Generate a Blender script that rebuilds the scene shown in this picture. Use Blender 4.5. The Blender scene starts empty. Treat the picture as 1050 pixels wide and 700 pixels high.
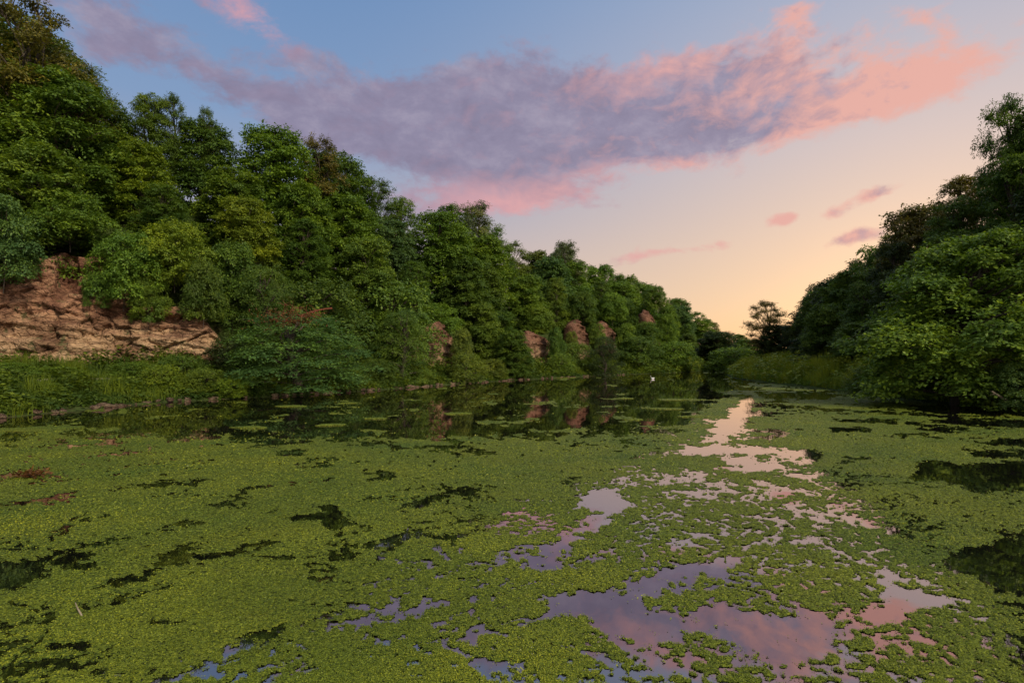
import bpy, math, random
import numpy as np
from mathutils import Vector, Matrix

random.seed(7)
RNG = np.random.default_rng(11)
SC = bpy.context.scene
COL = SC.collection

# ------------------------------------------------------------------ camera numbers
F, CX, HY, CH = 583.0, 525.0, 366.0, 2.5      # focal (photo px), centre column, horizon row, eye height

def gx(px, Y):            # world x of a photo column at distance Y
    return (px - CX) / F * Y

def gz(py, Y):            # world height of a photo row at distance Y
    return CH + (HY - py) / F * Y

def ground(px, py):       # water-level point under a photo pixel
    Y = CH * F / (py - HY)
    return gx(px, Y), Y

# ------------------------------------------------------------------ numpy noise
def _h(ix, iy, iz, seed):
    n = (ix.astype(np.int64) * 374761393 + iy.astype(np.int64) * 668265263 + iz.astype(np.int64) * 2147483647 + seed * 974634287) & 0xFFFFFFFF
    n = ((n ^ (n >> 13)) * 1274126177) & 0xFFFFFFFF
    n = ((n ^ (n >> 16)) * 2246822519) & 0xFFFFFFFF
    return ((n ^ (n >> 15)) & 0xFFFFFF) / float(0xFFFFFF)

def vnoise(x, y, z=None, seed=0):             # value noise in -1..1
    x = np.asarray(x, float); y = np.asarray(y, float)
    z = np.zeros_like(x) if z is None else np.asarray(z, float)
    ix, iy, iz = np.floor(x), np.floor(y), np.floor(z)
    fx, fy, fz = x - ix, y - iy, z - iz
    u, v, w = [t * t * t * (t * (t * 6 - 15) + 10) for t in (fx, fy, fz)]
    r = 0
    for dz, wz in ((0, 1 - w), (1, w)):
        for dy, wy in ((0, 1 - v), (1, v)):
            for dx, wx in ((0, 1 - u), (1, u)):
                r = r + _h(ix + dx, iy + dy, iz + dz, seed) * wx * wy * wz
    return r * 2 - 1

def fbm(x, y, z=None, octaves=4, seed=0, gain=0.5):
    a, s, t = 1.0, 0, 0
    for o in range(octaves):
        k = 2.03 ** o
        c, sn = math.cos(o * 0.7), math.sin(o * 0.7)
        s = s + a * vnoise((x * c - y * sn) * k + o * 17.3, (x * sn + y * c) * k + o * 5.1, None if z is None else z * k, seed + o)
        t += a
        a *= gain
    return s / t

def smooth(a, b, x):
    t = np.clip((x - a) / (b - a), 0, 1)
    return t * t * (3 - 2 * t)

def seg_dist(X, Y, P, closed=False):
    """distance to a polyline, and the index + side of the nearest piece (side > 0: on its left)"""
    P = np.asarray(P, float)
    n = len(P) if closed else len(P) - 1
    best = np.full(np.shape(X), 1e18); side = np.zeros(np.shape(X)); at = np.zeros(np.shape(X))
    for i in range(n):
        a, b = P[i], P[(i + 1) % len(P)]
        d = b - a
        t = np.clip(((X - a[0]) * d[0] + (Y - a[1]) * d[1]) / (d @ d), 0, 1)
        qx, qy = a[0] + t * d[0], a[1] + t * d[1]
        dd = (X - qx) ** 2 + (Y - qy) ** 2
        m = dd < best - 1e-9
        best = np.where(m, dd, best)
        side = np.where(m, np.sign(d[0] * (Y - a[1]) - d[1] * (X - a[0])), side)
        at = np.where(m, qy, at)
    return np.sqrt(best), side, at

def inside(X, Y, P):
    P = np.asarray(P, float)
    r = np.zeros(np.shape(X), bool)
    for i in range(len(P)):
        (x0, y0), (x1, y1) = P[i], P[(i + 1) % len(P)]
        if y0 == y1:
            continue
        c = (Y > min(y0, y1)) & (Y <= max(y0, y1)) & (X < (x1 - x0) * (Y - y0) / (y1 - y0) + x0)
        r ^= c
    return r

# ------------------------------------------------------------------ the lie of the land
SHORE = [(-36, 1.6), (-31, 10), (-23.5, 20), (-20.9, 23), (-20.3, 28), (-19.3, 31.5), (-16.4, 34.7), (-13.5, 38), (-11, 41.6),
         (-6.5, 50), (-0.5, 60.7), (9.4, 72.9), (16, 81), (25.8, 91), (33, 101), (40, 112), (47, 121), (52, 124), (49, 115), (43, 105), (36, 92), (31, 82),
         (27, 70), (25.5, 62), (24.6, 52), (24.2, 40.5), (23.2, 32), (22.4, 24.7), (23, 15), (26, 5), (28, 1.6)]
CLIFF = [(-140, -10), (-80, 16), (-45, 31), (-36, 35), (-27, 38), (-20, 42), (-14, 49), (-8, 58), (-2, 68), (4, 76), (11, 87), (16, 93),
         (26, 106), (38, 122), (50, 138), (80, 165), (150, 210), (400, 400)]
RIGHT = [(150, -60), (70, -5), (42, 14), (33, 28), (30, 40), (30, 52), (32, 66), (36, 78), (42, 92), (52, 110), (66, 130), (110, 165), (420, 380)]

def height(X, Y):
    X = np.asarray(X, float); Y = np.asarray(Y, float)
    d, _, _ = seg_dist(X, Y, SHORE, True)
    ins = inside(X, Y, SHORE)
    z = np.where(ins, -0.9 * smooth(0, 2.5, d) - 0.05, 0.26 * smooth(0, 0.35, d) + 0.95 * smooth(0.2, 7, d))
    cd, cs, cy = seg_dist(X, Y, CLIFF)
    s = np.where(cs > 0, cd, -cd)
    ridge = np.interp(cy, [20, 33, 42, 58, 76, 93, 106, 122, 138, 200], [22, 19, 15, 11, 9.5, 8.5, 7, 4, 2.2, 2])
    hill = ridge * (0.45 * smooth(0.3, 4.5, s) + 0.55 * smooth(2, 18, s)) + 0.7 * smooth(-4, 0.5, s)
    rd, rs, ry = seg_dist(X, Y, RIGHT)
    s2 = np.where(rs < 0, rd, -rd)
    ridge2 = np.interp(ry, [0, 30, 40, 52, 66, 80, 200], [10, 9.5, 8.5, 5.5, 2.6, 1.5, 1.5])
    hill2 = ridge2 * smooth(-1, 15, s2)
    far = 1.0 * smooth(150, 400, np.hypot(X, Y))
    n = 0.22 * fbm(X / 5, Y / 5, octaves=4, seed=3) * smooth(0.4, 3, np.where(ins, 0, d))
    return np.where(ins, z, z + hill + hill2 + far + n)

def hz(x, y):
    return float(height(np.array([x]), np.array([y]))[0])

# ------------------------------------------------------------------ object helpers
def np_mesh(name, V, Fc, mats, smooth_shade=False, attrs=None):
    V = np.asarray(V, np.float32); Fc = np.asarray(Fc, np.int32)
    me = bpy.data.meshes.new(name)
    k = Fc.shape[1]
    me.vertices.add(len(V)); me.vertices.foreach_set('co', V.ravel())
    me.loops.add(Fc.size); me.loops.foreach_set('vertex_index', Fc.ravel())
    me.polygons.add(len(Fc)); me.polygons.foreach_set('loop_start', np.arange(0, Fc.size, k, dtype=np.int32))
    me.update(calc_edges=True)
    if smooth_shade:
        me.polygons.foreach_set('use_smooth', np.ones(len(Fc), bool))
    for an, av in (attrs or {}).items():
        a = me.attributes.new(an, 'FLOAT', 'POINT'); a.data.foreach_set('value', np.asarray(av, np.float32))
    me.materials.append(mats)
    me.validate()
    return me

def link(name, me, parent=None, loc=(0, 0, 0)):
    o = bpy.data.objects.new(name, me); COL.objects.link(o); o.location = loc
    if parent:
        o.parent = parent
    return o

def tag(o, label=None, cat=None, group=None, kind=None):
    if label: o['label'] = label
    if cat: o['category'] = cat
    if group: o['group'] = group
    if kind: o['kind'] = kind
    return o

def empty(name, loc):
    o = bpy.data.objects.new(name, None); COL.objects.link(o); o.location = loc
    o.empty_display_size = 0.3
    return o

class Geo:
    """collects quads"""
    def __init__(s): s.v = []; s.f = []; s.n = 0
    def add(s, V, Fq):
        s.v.append(np.asarray(V, float)); s.f.append(np.asarray(Fq, int) + s.n); s.n += len(V)
    def tube(s, pts, rad, sides=6):
        pts = np.asarray(pts, float); m = len(pts)
        t = np.gradient(pts, axis=0); t /= np.linalg.norm(t, axis=1)[:, None] + 1e-9
        ref = np.where(np.abs(t[:, 2:3]) > 0.9, np.array([[1., 0, 0]]), np.array([[0, 0, 1.]]))
        a = np.cross(t, ref); a /= np.linalg.norm(a, axis=1)[:, None] + 1e-9
        b = np.cross(t, a)
        an = np.linspace(0, 2 * math.pi, sides, endpoint=False)
        r = np.asarray(rad, float)[:, None, None]
        V = pts[:, None, :] + r * (a[:, None, :] * np.cos(an)[None, :, None] + b[:, None, :] * np.sin(an)[None, :, None])
        Q = []
        for i in range(m - 1):
            for j in range(sides):
                k = (j + 1) % sides
                Q.append((i * sides + j, i * sides + k, (i + 1) * sides + k, (i + 1) * sides + j))
        s.add(V.reshape(-1, 3), Q)
    def mesh(s, name, mat, sm=True):
        return np_mesh(name, np.concatenate(s.v), np.concatenate(s.f), mat, sm)

def unit(a):
    return a / (np.linalg.norm(a, axis=-1, keepdims=True) + 1e-9)

def leaves(P, D, N, L, W, rng):
    """one folded diamond leaf per point: P base, D direction, N face normal, L length, W width -> verts, quads"""
    D = unit(D); S = unit(np.cross(D, N)); N = unit(np.cross(S, D))
    L = L[:, None]; W = W[:, None]
    mid = P + D * L * 0.45
    V = np.stack([P, mid + S * W * 0.5 - N * W * 0.14, P + D * L - N * L * 0.12, mid - S * W * 0.5 - N * W * 0.14], 1).reshape(-1, 3)
    Q = np.arange(len(P) * 4).reshape(-1, 4)
    return V, Q

# ------------------------------------------------------------------ materials
def new_mat(name):
    m = bpy.data.materials.new(name); m.use_nodes = True
    nt = m.node_tree; nt.nodes.clear()
    out = nt.nodes.new('ShaderNodeOutputMaterial')
    return m, nt, out

def nd(nt, typ, ins=None, **kw):
    n = nt.nodes.new(typ)
    for k, v in kw.items():
        setattr(n, k, v)
    for k, v in (ins or {}).items():
        if isinstance(v, bpy.types.NodeSocket):
            nt.links.new(v, n.inputs[k])
        else:
            n.inputs[k].default_value = v
    return n

def mth(nt, op, a, b=None, c=None, clamp=False):
    n = nt.nodes.new('ShaderNodeMath'); n.operation = op; n.use_clamp = clamp
    for i, v in enumerate((a, b, c)):
        if v is None: continue
        if isinstance(v, bpy.types.NodeSocket): nt.links.new(v, n.inputs[i])
        else: n.inputs[i].default_value = v
    return n.outputs[0]

def mixc(nt, f, a, b, blend='MIX'):
    n = nt.nodes.new('ShaderNodeMix'); n.data_type = 'RGBA'; n.blend_type = blend
    for i, v in ((0, f), (6, a), (7, b)):
        if isinstance(v, bpy.types.NodeSocket): nt.links.new(v, n.inputs[i])
        else: n.inputs[i].default_value = v if not isinstance(v, tuple) or len(v) == 4 else (*v, 1)
    return n.outputs[2]

def ramp(nt, f, stops, interp='LINEAR'):
    n = nt.nodes.new('ShaderNodeValToRGB'); n.color_ramp.interpolation = interp
    e = n.color_ramp.elements
    while len(e) < len(stops): e.new(0.5)
    for i, (p, c) in enumerate(stops):
        e[i].position = p; e[i].color = (*c, 1) if len(c) == 3 else c
    nt.links.new(f, n.inputs[0])
    return n.outputs[0]

def leaf_mat(name, fixed=None, lo=(0.5, 0.62, 0.7), hi=(2.1, 1.75, 0.8), transl=0.3, rough=0.5, spec=0.16, drift=False):  # default hi lifts the brightest leaf tints to imitate sunlit sprays
    m, nt, out = new_mat(name)
    t = nd(nt, 'ShaderNodeAttribute', attribute_name='tint').outputs['Fac']
    if fixed is None:
        base = nd(nt, 'ShaderNodeObjectInfo').outputs['Color']
    else:
        r = nt.nodes.new('ShaderNodeRGB'); r.outputs[0].default_value = (*fixed, 1); base = r.outputs[0]
    k = ramp(nt, t, [(0, lo), (0.5, (1, 1, 1)), (0.72, tuple(0.5 + 0.5 * v for v in hi)), (0.95, hi)])
    c = mixc(nt, 1.0, base, k, 'MULTIPLY')
    if drift:
        co = nd(nt, 'ShaderNodeTexCoord').outputs['Object']
        a = nd(nt, 'ShaderNodeTexNoise', {'Vector': nd(nt, 'ShaderNodeMapping', {0: co, 2: (0, 0, 0.5), 3: (0.5, 1.1, 1)}).outputs[0], 'Scale': 0.55, 'Detail': 7.0, 'Roughness': 0.6}).outputs[0]
        c = mixc(nt, 1.0, c, ramp(nt, a, [(0.3, (0.6, 0.74, 0.8)), (0.5, (1, 1, 1)), (0.68, (1.25, 1.18, 0.95))]), 'MULTIPLY')
        b_ = nd(nt, 'ShaderNodeTexNoise', {'Vector': co, 'Scale': 2.6, 'Detail': 5.0}).outputs[0]
        c = mixc(nt, ramp(nt, b_, [(0.64, (0, 0, 0)), (0.74, (0.22, 0.22, 0.22))]), c, (0.16, 0.11, 0.03, 1))
    p = nd(nt, 'ShaderNodeBsdfPrincipled', {'Base Color': c, 'Roughness': rough, 'Specular IOR Level': spec})
    tc = mixc(nt, 1.0, c, (1.5, 1.5, 0.6, 1), 'MULTIPLY')
    tr = nd(nt, 'ShaderNodeBsdfTranslucent', {'Color': tc})
    mx = nd(nt, 'ShaderNodeMixShader', {0: transl, 1: p.outputs[0], 2: tr.outputs[0]})
    nt.links.new(mx.outputs[0], out.inputs[0])
    return m

def bark_mat(name, c0, c1):
    m, nt, out = new_mat(name)
    co = nd(nt, 'ShaderNodeTexCoord').outputs['Object']
    mp = nd(nt, 'ShaderNodeMapping', {0: co, 3: (3, 3, 0.6)}).outputs[0]
    n = nd(nt, 'ShaderNodeTexNoise', {'Vector': mp, 'Scale': 3.0, 'Detail': 6.0}).outputs[0]
    c = ramp(nt, n, [(0.3, c0), (0.7, c1)])
    b = nd(nt, 'ShaderNodeBump', {'Strength': 0.6, 'Distance': 0.04, 'Height': n})
    p = nd(nt, 'ShaderNodeBsdfPrincipled', {'Base Color': c, 'Roughness': 0.9, 'Normal': b.outputs[0], 'Specular IOR Level': 0.15})
    nt.links.new(p.outputs[0], out.inputs[0])
    return m

M = {}
M['leaf'] = leaf_mat('leaf_green')
M['bark'] = bark_mat('bark_grey_brown', (0.035, 0.028, 0.02), (0.11, 0.09, 0.07))
M['twig_red'] = bark_mat('dead_red_twigs', (0.10, 0.032, 0.018), (0.20, 0.07, 0.035))
M['wood_pale'] = bark_mat('pale_dead_wood', (0.16, 0.12, 0.08), (0.34, 0.28, 0.2))
M['grass'] = leaf_mat('grass_blades', (0.058, 0.098, 0.013), lo=(0.5, 0.62, 0.8), hi=(2.3, 1.8, 0.9), transl=0.3)
M['reed'] = leaf_mat('reed_blades', (0.125, 0.19, 0.022), lo=(0.6, 0.75, 0.8), hi=(1.9, 1.35, 0.9), transl=0.3)
M['red_leaf'] = leaf_mat('rusty_leaves', (0.13, 0.055, 0.02), lo=(0.6, 0.6, 0.6), hi=(1.4, 1.6, 1.2))
M['weed_leaf'] = leaf_mat('duckweed_leaflets', (0.160, 0.200, 0.015), lo=(0.24, 0.34, 0.42), hi=(2.2, 1.85, 1.4), transl=0.12, rough=0.38, spec=0.22, drift=True)

def rock_mat(name='pink_limestone', dim=0.92, hue=(1.0, 1.07, 1.04)):
    m, nt, out = new_mat(name)
    co = nd(nt, 'ShaderNodeTexCoord').outputs['Object']
    strat = nd(nt, 'ShaderNodeMapping', {0: co, 3: (0.3, 0.3, 2.6)}).outputs[0]
    n1 = nd(nt, 'ShaderNodeTexNoise', {'Vector': strat, 'Scale': 1.1, 'Detail': 8.0, 'Roughness': 0.65}).outputs[0]
    n2 = nd(nt, 'ShaderNodeTexNoise', {'Vector': co, 'Scale': 0.45, 'Detail': 5.0}).outputs[0]
    n3 = nd(nt, 'ShaderNodeTexNoise', {'Vector': co, 'Scale': 6.0, 'Detail': 8.0, 'Roughness': 0.7}).outputs[0]
    a = ramp(nt, n1, [(0.25, (0.16, 0.085, 0.065)), (0.42, (0.42, 0.25, 0.165)), (0.58, (0.56, 0.36, 0.23)), (0.75, (0.64, 0.47, 0.30))])
    stain = ramp(nt, n2, [(0.38, (0.38, 0.30, 0.30)), (0.5, (1, 1, 1))])
    c = mixc(nt, 0.85, a, stain, 'MULTIPLY')
    hz_ = nd(nt, 'ShaderNodeSeparateXYZ', {0: co}).outputs[2]
    band = ramp(nt, mth(nt, 'ADD', mth(nt, 'MULTIPLY', hz_, 0.12), mth(nt, 'MULTIPLY', n2, 0.5)), [(0.45, (1.1, 1.12, 1.0)), (0.72, (0.78, 0.62, 0.56)), (1.0, (0.6, 0.45, 0.42))])
    c = mixc(nt, 0.9, c, band, 'MULTIPLY')
    speck = ramp(nt, n3, [(0.33, (0.35, 0.33, 0.32)), (0.5, (1, 1, 1)), (0.75, (1.25, 1.2, 1.1))])
    c = mixc(nt, 0.9, c, speck, 'MULTIPLY')
    c = mixc(nt, 1.0, c, (dim * hue[0], dim * hue[1], dim * hue[2], 1), 'MULTIPLY')
    moss = ramp(nt, nd(nt, 'ShaderNodeTexNoise', {'Vector': co, 'Scale': 1.7, 'Detail': 6.0}).outputs[0], [(0.58, (0, 0, 0)), (0.68, (0.8, 0.8, 0.8))])
    c = mixc(nt, moss, c, (0.07, 0.085, 0.03, 1))
    vo = nd(nt, 'ShaderNodeTexVoronoi', {'Vector': nd(nt, 'ShaderNodeMapping', {0: co, 3: (1, 1, 1.7)}).outputs[0], 'Scale': 1.9}, feature='DISTANCE_TO_EDGE').outputs[0]
    crack = mth(nt, 'MINIMUM', mth(nt, 'MULTIPLY', vo, 8.0), 1.0)
    h = mth(nt, 'ADD', mth(nt, 'MULTIPLY', n3, 0.8), mth(nt, 'MULTIPLY', crack, 0.5))
    h = mth(nt, 'ADD', h, n1)
    b = nd(nt, 'ShaderNodeBump', {'Strength': 0.9, 'Distance': 0.18, 'Height': h})
    p = nd(nt, 'ShaderNodeBsdfPrincipled', {'Base Color': c, 'Roughness': 0.85, 'Normal': b.outputs[0], 'Specular IOR Level': 0.2})
    nt.links.new(p.outputs[0], out.inputs[0])
    return m
M['rock'] = rock_mat()
M['stone'] = rock_mat('weathered_edge_stone', 0.5, (1.0, 1.12, 1.25))
M['crag'] = rock_mat('weathered_crag_rock', 0.62, (1.0, 1.02, 1.05))

def ground_mat():
    m, nt, out = new_mat('earth_and_moss')
    co = nd(nt, 'ShaderNodeTexCoord').outputs['Object']
    n1 = nd(nt, 'ShaderNodeTexNoise', {'Vector': co, 'Scale': 0.6, 'Detail': 8.0}).outputs[0]
    n2 = nd(nt, 'ShaderNodeTexNoise', {'Vector': co, 'Scale': 5.0, 'Detail': 8.0}).outputs[0]
    c = ramp(nt, n1, [(0.35, (0.030, 0.045, 0.012)), (0.55, (0.05, 0.075, 0.018)), (0.72, (0.075, 0.06, 0.03))])
    c = mixc(nt, 0.8, c, ramp(nt, n2, [(0.3, (0.4, 0.4, 0.4)), (0.7, (1.3, 1.3, 1.2))]), 'MULTIPLY')
    b = nd(nt, 'ShaderNodeBump', {'Strength': 0.8, 'Distance': 0.12, 'Height': n2})
    p = nd(nt, 'ShaderNodeBsdfPrincipled', {'Base Color': c, 'Roughness': 0.95, 'Normal': b.outputs[0], 'Specular IOR Level': 0.1})
    nt.links.new(p.outputs[0], out.inputs[0])
    return m
M['ground'] = ground_mat()

def path_mat():
    m, nt, out = new_mat('trodden_gravel')
    co = nd(nt, 'ShaderNodeTexCoord').outputs['Object']
    n = nd(nt, 'ShaderNodeTexNoise', {'Vector': co, 'Scale': 9.0, 'Detail': 8.0}).outputs[0]
    c = ramp(nt, n, [(0.3, (0.2, 0.15, 0.11)), (0.7, (0.46, 0.38, 0.3))])
    p = nd(nt, 'ShaderNodeBsdfPrincipled', {'Base Color': c, 'Roughness': 0.95})
    nt.links.new(p.outputs[0], out.inputs[0])
    return m
M['path'] = path_mat()

def water_mat():
    m, nt, out = new_mat('still_dark_water')
    co = nd(nt, 'ShaderNodeTexCoord').outputs['Object']
    n = nd(nt, 'ShaderNodeTexNoise', {'Vector': nd(nt, 'ShaderNodeMapping', {0: co, 3: (1, 0.7, 1)}).outputs[0], 'Scale': 1.3, 'Detail': 3.0}).outputs[0]
    b = nd(nt, 'ShaderNodeBump', {'Strength': 0.10, 'Distance': 0.02, 'Height': n})
    fr = nd(nt, 'ShaderNodeFresnel', {'IOR': 1.6, 'Normal': b.outputs[0]}).outputs[0]
    f = mth(nt, 'ADD', mth(nt, 'MULTIPLY', fr, 0.68), 0.31)
    d = nd(nt, 'ShaderNodeBsdfDiffuse', {'Color': (0.006, 0.007, 0.005, 1)})
    g = nd(nt, 'ShaderNodeBsdfGlossy', {'Color': (1.0, 0.90, 0.92, 1), 'Roughness': 0.02, 'Normal': b.outputs[0]})
    mx = nd(nt, 'ShaderNodeMixShader', {0: f, 1: d.outputs[0], 2: g.outputs[0]})
    nt.links.new(mx.outputs[0], out.inputs[0])
    return m
M['water'] = water_mat()

def weed_mat():
    m, nt, out = new_mat('duckweed_mat')
    co = nd(nt, 'ShaderNodeTexCoord').outputs['Object']
    n1 = nd(nt, 'ShaderNodeTexNoise', {'Vector': co, 'Scale': 26.0, 'Detail': 5.0, 'Roughness': 0.7}).outputs[0]
    n2 = nd(nt, 'ShaderNodeTexNoise', {'Vector': co, 'Scale': 0.45, 'Detail': 6.0}).outputs[0]
    vo = nd(nt, 'ShaderNodeTexVoronoi', {'Vector': co, 'Scale': 34.0})
    c = ramp(nt, n1, [(0.36, (0.012, 0.018, 0.005)), (0.52, (0.10, 0.132, 0.013)), (0.70, (0.25, 0.29, 0.035))])
    c = mixc(nt, 0.85, c, ramp(nt, n2, [(0.32, (0.65, 0.8, 0.85)), (0.5, (1, 1, 1)), (0.7, (1.35, 1.2, 0.95))]), 'MULTIPLY')
    h = mth(nt, 'ADD', n1, mth(nt, 'MULTIPLY', vo.outputs['Distance'], -0.6))
    b = nd(nt, 'ShaderNodeBump', {'Strength': 1.0, 'Distance': 0.03, 'Height': h})
    p = nd(nt, 'ShaderNodeBsdfPrincipled', {'Base Color': c, 'Roughness': 0.6, 'Normal': b.outputs[0], 'Specular IOR Level': 0.1})
    nt.links.new(p.outputs[0], out.inputs[0])
    return m
M['weed'] = weed_mat()

def plain(name, c, r=0.6):
    m, nt, out = new_mat(name)
    n = nd(nt, 'ShaderNodeTexNoise', {'Vector': nd(nt, 'ShaderNodeTexCoord').outputs['Object'], 'Scale': 20.0}).outputs[0]
    cc = ramp(nt, n, [(0.3, tuple(x * 0.8 for x in c)), (0.7, c)])
    p = nd(nt, 'ShaderNodeBsdfPrincipled', {'Base Color': cc, 'Roughness': r})
    nt.links.new(p.outputs[0], out.inputs[0])
    return m
M['white'] = plain('white_feathers', (0.8, 0.8, 0.78))
M['beak'] = plain('orange_beak', (0.5, 0.2, 0.04))

# ------------------------------------------------------------------ setting: ground, water, path
def axis(lo, hi, fine, far):
    a = list(np.arange(lo, hi + 1e-6, fine)); g = fine
    x = hi
    while x < far: g *= 1.28; x += g; a.append(x)
    x = lo; g = fine; b = []
    while x > -far: g *= 1.28; x -= g; b.append(x)
    return np.array(b[::-1] + a)

ax, ay = axis(-62, 72, 0.7, 2500), axis(-6, 150, 0.7, 2500)
GX, GY = np.meshgrid(ax, ay)
GZ = height(GX, GY)
nx, ny = len(ax), len(ay)
ii = (np.arange(ny - 1)[:, None] * nx + np.arange(nx - 1)[None, :]).ravel()
tag(link('ground', np_mesh('ground', np.stack([GX.ravel(), GY.ravel(), GZ.ravel()], 1), np.stack([ii, ii + 1, ii + nx + 1, ii + nx], 1), M['ground'], True)), kind='structure')

wv = [(-45, -1, 0), (60, -1, 0), (60, 130, 0), (-45, 130, 0)]
tag(link('water', np_mesh('water', wv, [(0, 1, 2, 3)], M['water'])), kind='structure')

PATH = [(-31, 16), (-27.5, 24), (-26.3, 29), (-24.6, 33), (-22.6, 36)]
def ribbon(P, w, lift, n=80):
    P = np.asarray(P, float); t = np.linspace(0, len(P) - 1, n)
    x = np.interp(t, range(len(P)), P[:, 0]); y = np.interp(t, range(len(P)), P[:, 1])
    T = unit(np.stack([np.gradient(x), np.gradient(y)], 1)); Nn = np.stack([-T[:, 1], T[:, 0]], 1)
    rows = []
    for k in np.linspace(-1, 1, 5):
        ww = w * (1 + 0.25 * fbm(t * 2, t * 0 + k, seed=5))
        X, Y = x + Nn[:, 0] * ww * k, y + Nn[:, 1] * ww * k
        rows.append(np.stack([X, Y, height(X, Y) + lift - 0.05 * abs(k) ** 3], 1))
    V = np.stack(rows, 1).reshape(-1, 3)
    Q = [(i * 5 + j, i * 5 + j + 1, i * 5 + j + 6, i * 5 + j + 5) for i in range(n - 1) for j in range(4)]
    return V, Q
tag(link('path', np_mesh('path', *ribbon(PATH, 0.7, 0.14), M['path'], True)), kind='structure')

# ------------------------------------------------------------------ plants: prototypes
def crown_geo(lobes, n, leaf, rng, droop=0.25, flat=0.5, spray=9, shell=(0.72, 1.06), fill=0.12, aspect=0.62, spray_len=2.6):
    """leafy sprays spread over a set of lobes (cx,cy,cz,rx,ry,rz); returns verts, quads, tint"""
    L = np.asarray(lobes, float)
    area = (L[:, 3] * L[:, 4]) ** 0.8 * L[:, 5] ** 0.4
    ns = n // spray
    w = rng.choice(len(L), ns, p=area / area.sum())
    d = unit(rng.normal(size=(ns, 3)))
    d[:, 2] = np.where(d[:, 2] < -0.35, -d[:, 2] * 0.6, d[:, 2])
    d = unit(d)
    r = np.where(rng.random(ns) < fill, rng.random(ns) ** 0.5 * shell[0], rng.uniform(shell[0], shell[1], ns))
    lump = 1 + 0.22 * vnoise(d[:, 0] * 2.3 + w * 7, d[:, 1] * 2.3, d[:, 2] * 2.3, seed=5)
    P0 = L[w, :3] + d * L[w, 3:] * (r * lump)[:, None]
    # leave out what lies deep inside another lobe
    deep = np.zeros(ns, bool)
    for k in range(len(L)):
        q = np.linalg.norm((P0 - L[k, :3]) / L[k, 3:], axis=1)
        deep |= (q < 0.62) & (w != k)
    P0, d, w = P0[~deep], d[~deep], w[~deep]; ns = len(P0)
    ax_ = unit(d * np.array([1, 1, flat]) + rng.normal(size=(ns, 3)) * 0.45 + np.array([0, 0, -droop]))
    tw = rng.random(ns)                                       # tint of a spray
    lobe_t = rng.random(len(L))[w]
    m = spray
    t = np.linspace(-0.5, 0.5, m)[None, :] + rng.normal(size=(ns, m)) * 0.08
    Ls = leaf * spray_len
    side = unit(np.cross(ax_, np.array([0, 0, 1.0])) + 1e-6)
    sg = np.where(np.arange(m) % 2 == 0, 1.0, -1.0)[None, :]
    P = P0[:, None, :] + ax_[:, None, :] * (t * Ls)[:, :, None] + side[:, None, :] * (sg * leaf * 0.22)[:, :, None] + rng.normal(size=(ns, m, 3)) * leaf * 0.22
    P[:, :, 2] -= (t + 0.5) ** 2 * droop * Ls * 0.7
    D = ax_[:, None, :] * 0.75 + side[:, None, :] * sg[:, :, None] * 0.8 + rng.normal(size=(ns, m, 3)) * 0.3 + np.array([0, 0, -droop * 0.6])
    N = np.array([0, 0, 1.0]) * 0.9 + d[:, None, :] * 0.55 + rng.normal(size=(ns, m, 3)) * 0.38
    k = ns * m
    Ln = leaf * rng.uniform(0.7, 1.3, k)
    V, Q = leaves(P.reshape(-1, 3), D.reshape(-1, 3), N.reshape(-1, 3), Ln, Ln * aspect, rng)
    tint = np.repeat(np.clip(0.25 * np.repeat(tw, m) + 0.35 * np.repeat(lobe_t, m) + 0.45 * rng.random(k), 0, 1), 4)
    return V, Q, tint

def limb(g, a, b, r0, r1, rng, sag=0.12, n=6, sides=6):
    t = np.linspace(0, 1, n)[:, None]
    a, b = np.asarray(a, float), np.asarray(b, float)
    ln = np.linalg.norm(b - a)
    off = rng.normal(size=3) * ln * 0.06
    P = a + (b - a) * t + np.sin(t * math.pi) * (np.array([0, 0, sag * ln]) + off)
    g.tube(P, np.linspace(r0, r1, n), sides)
    return P

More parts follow.
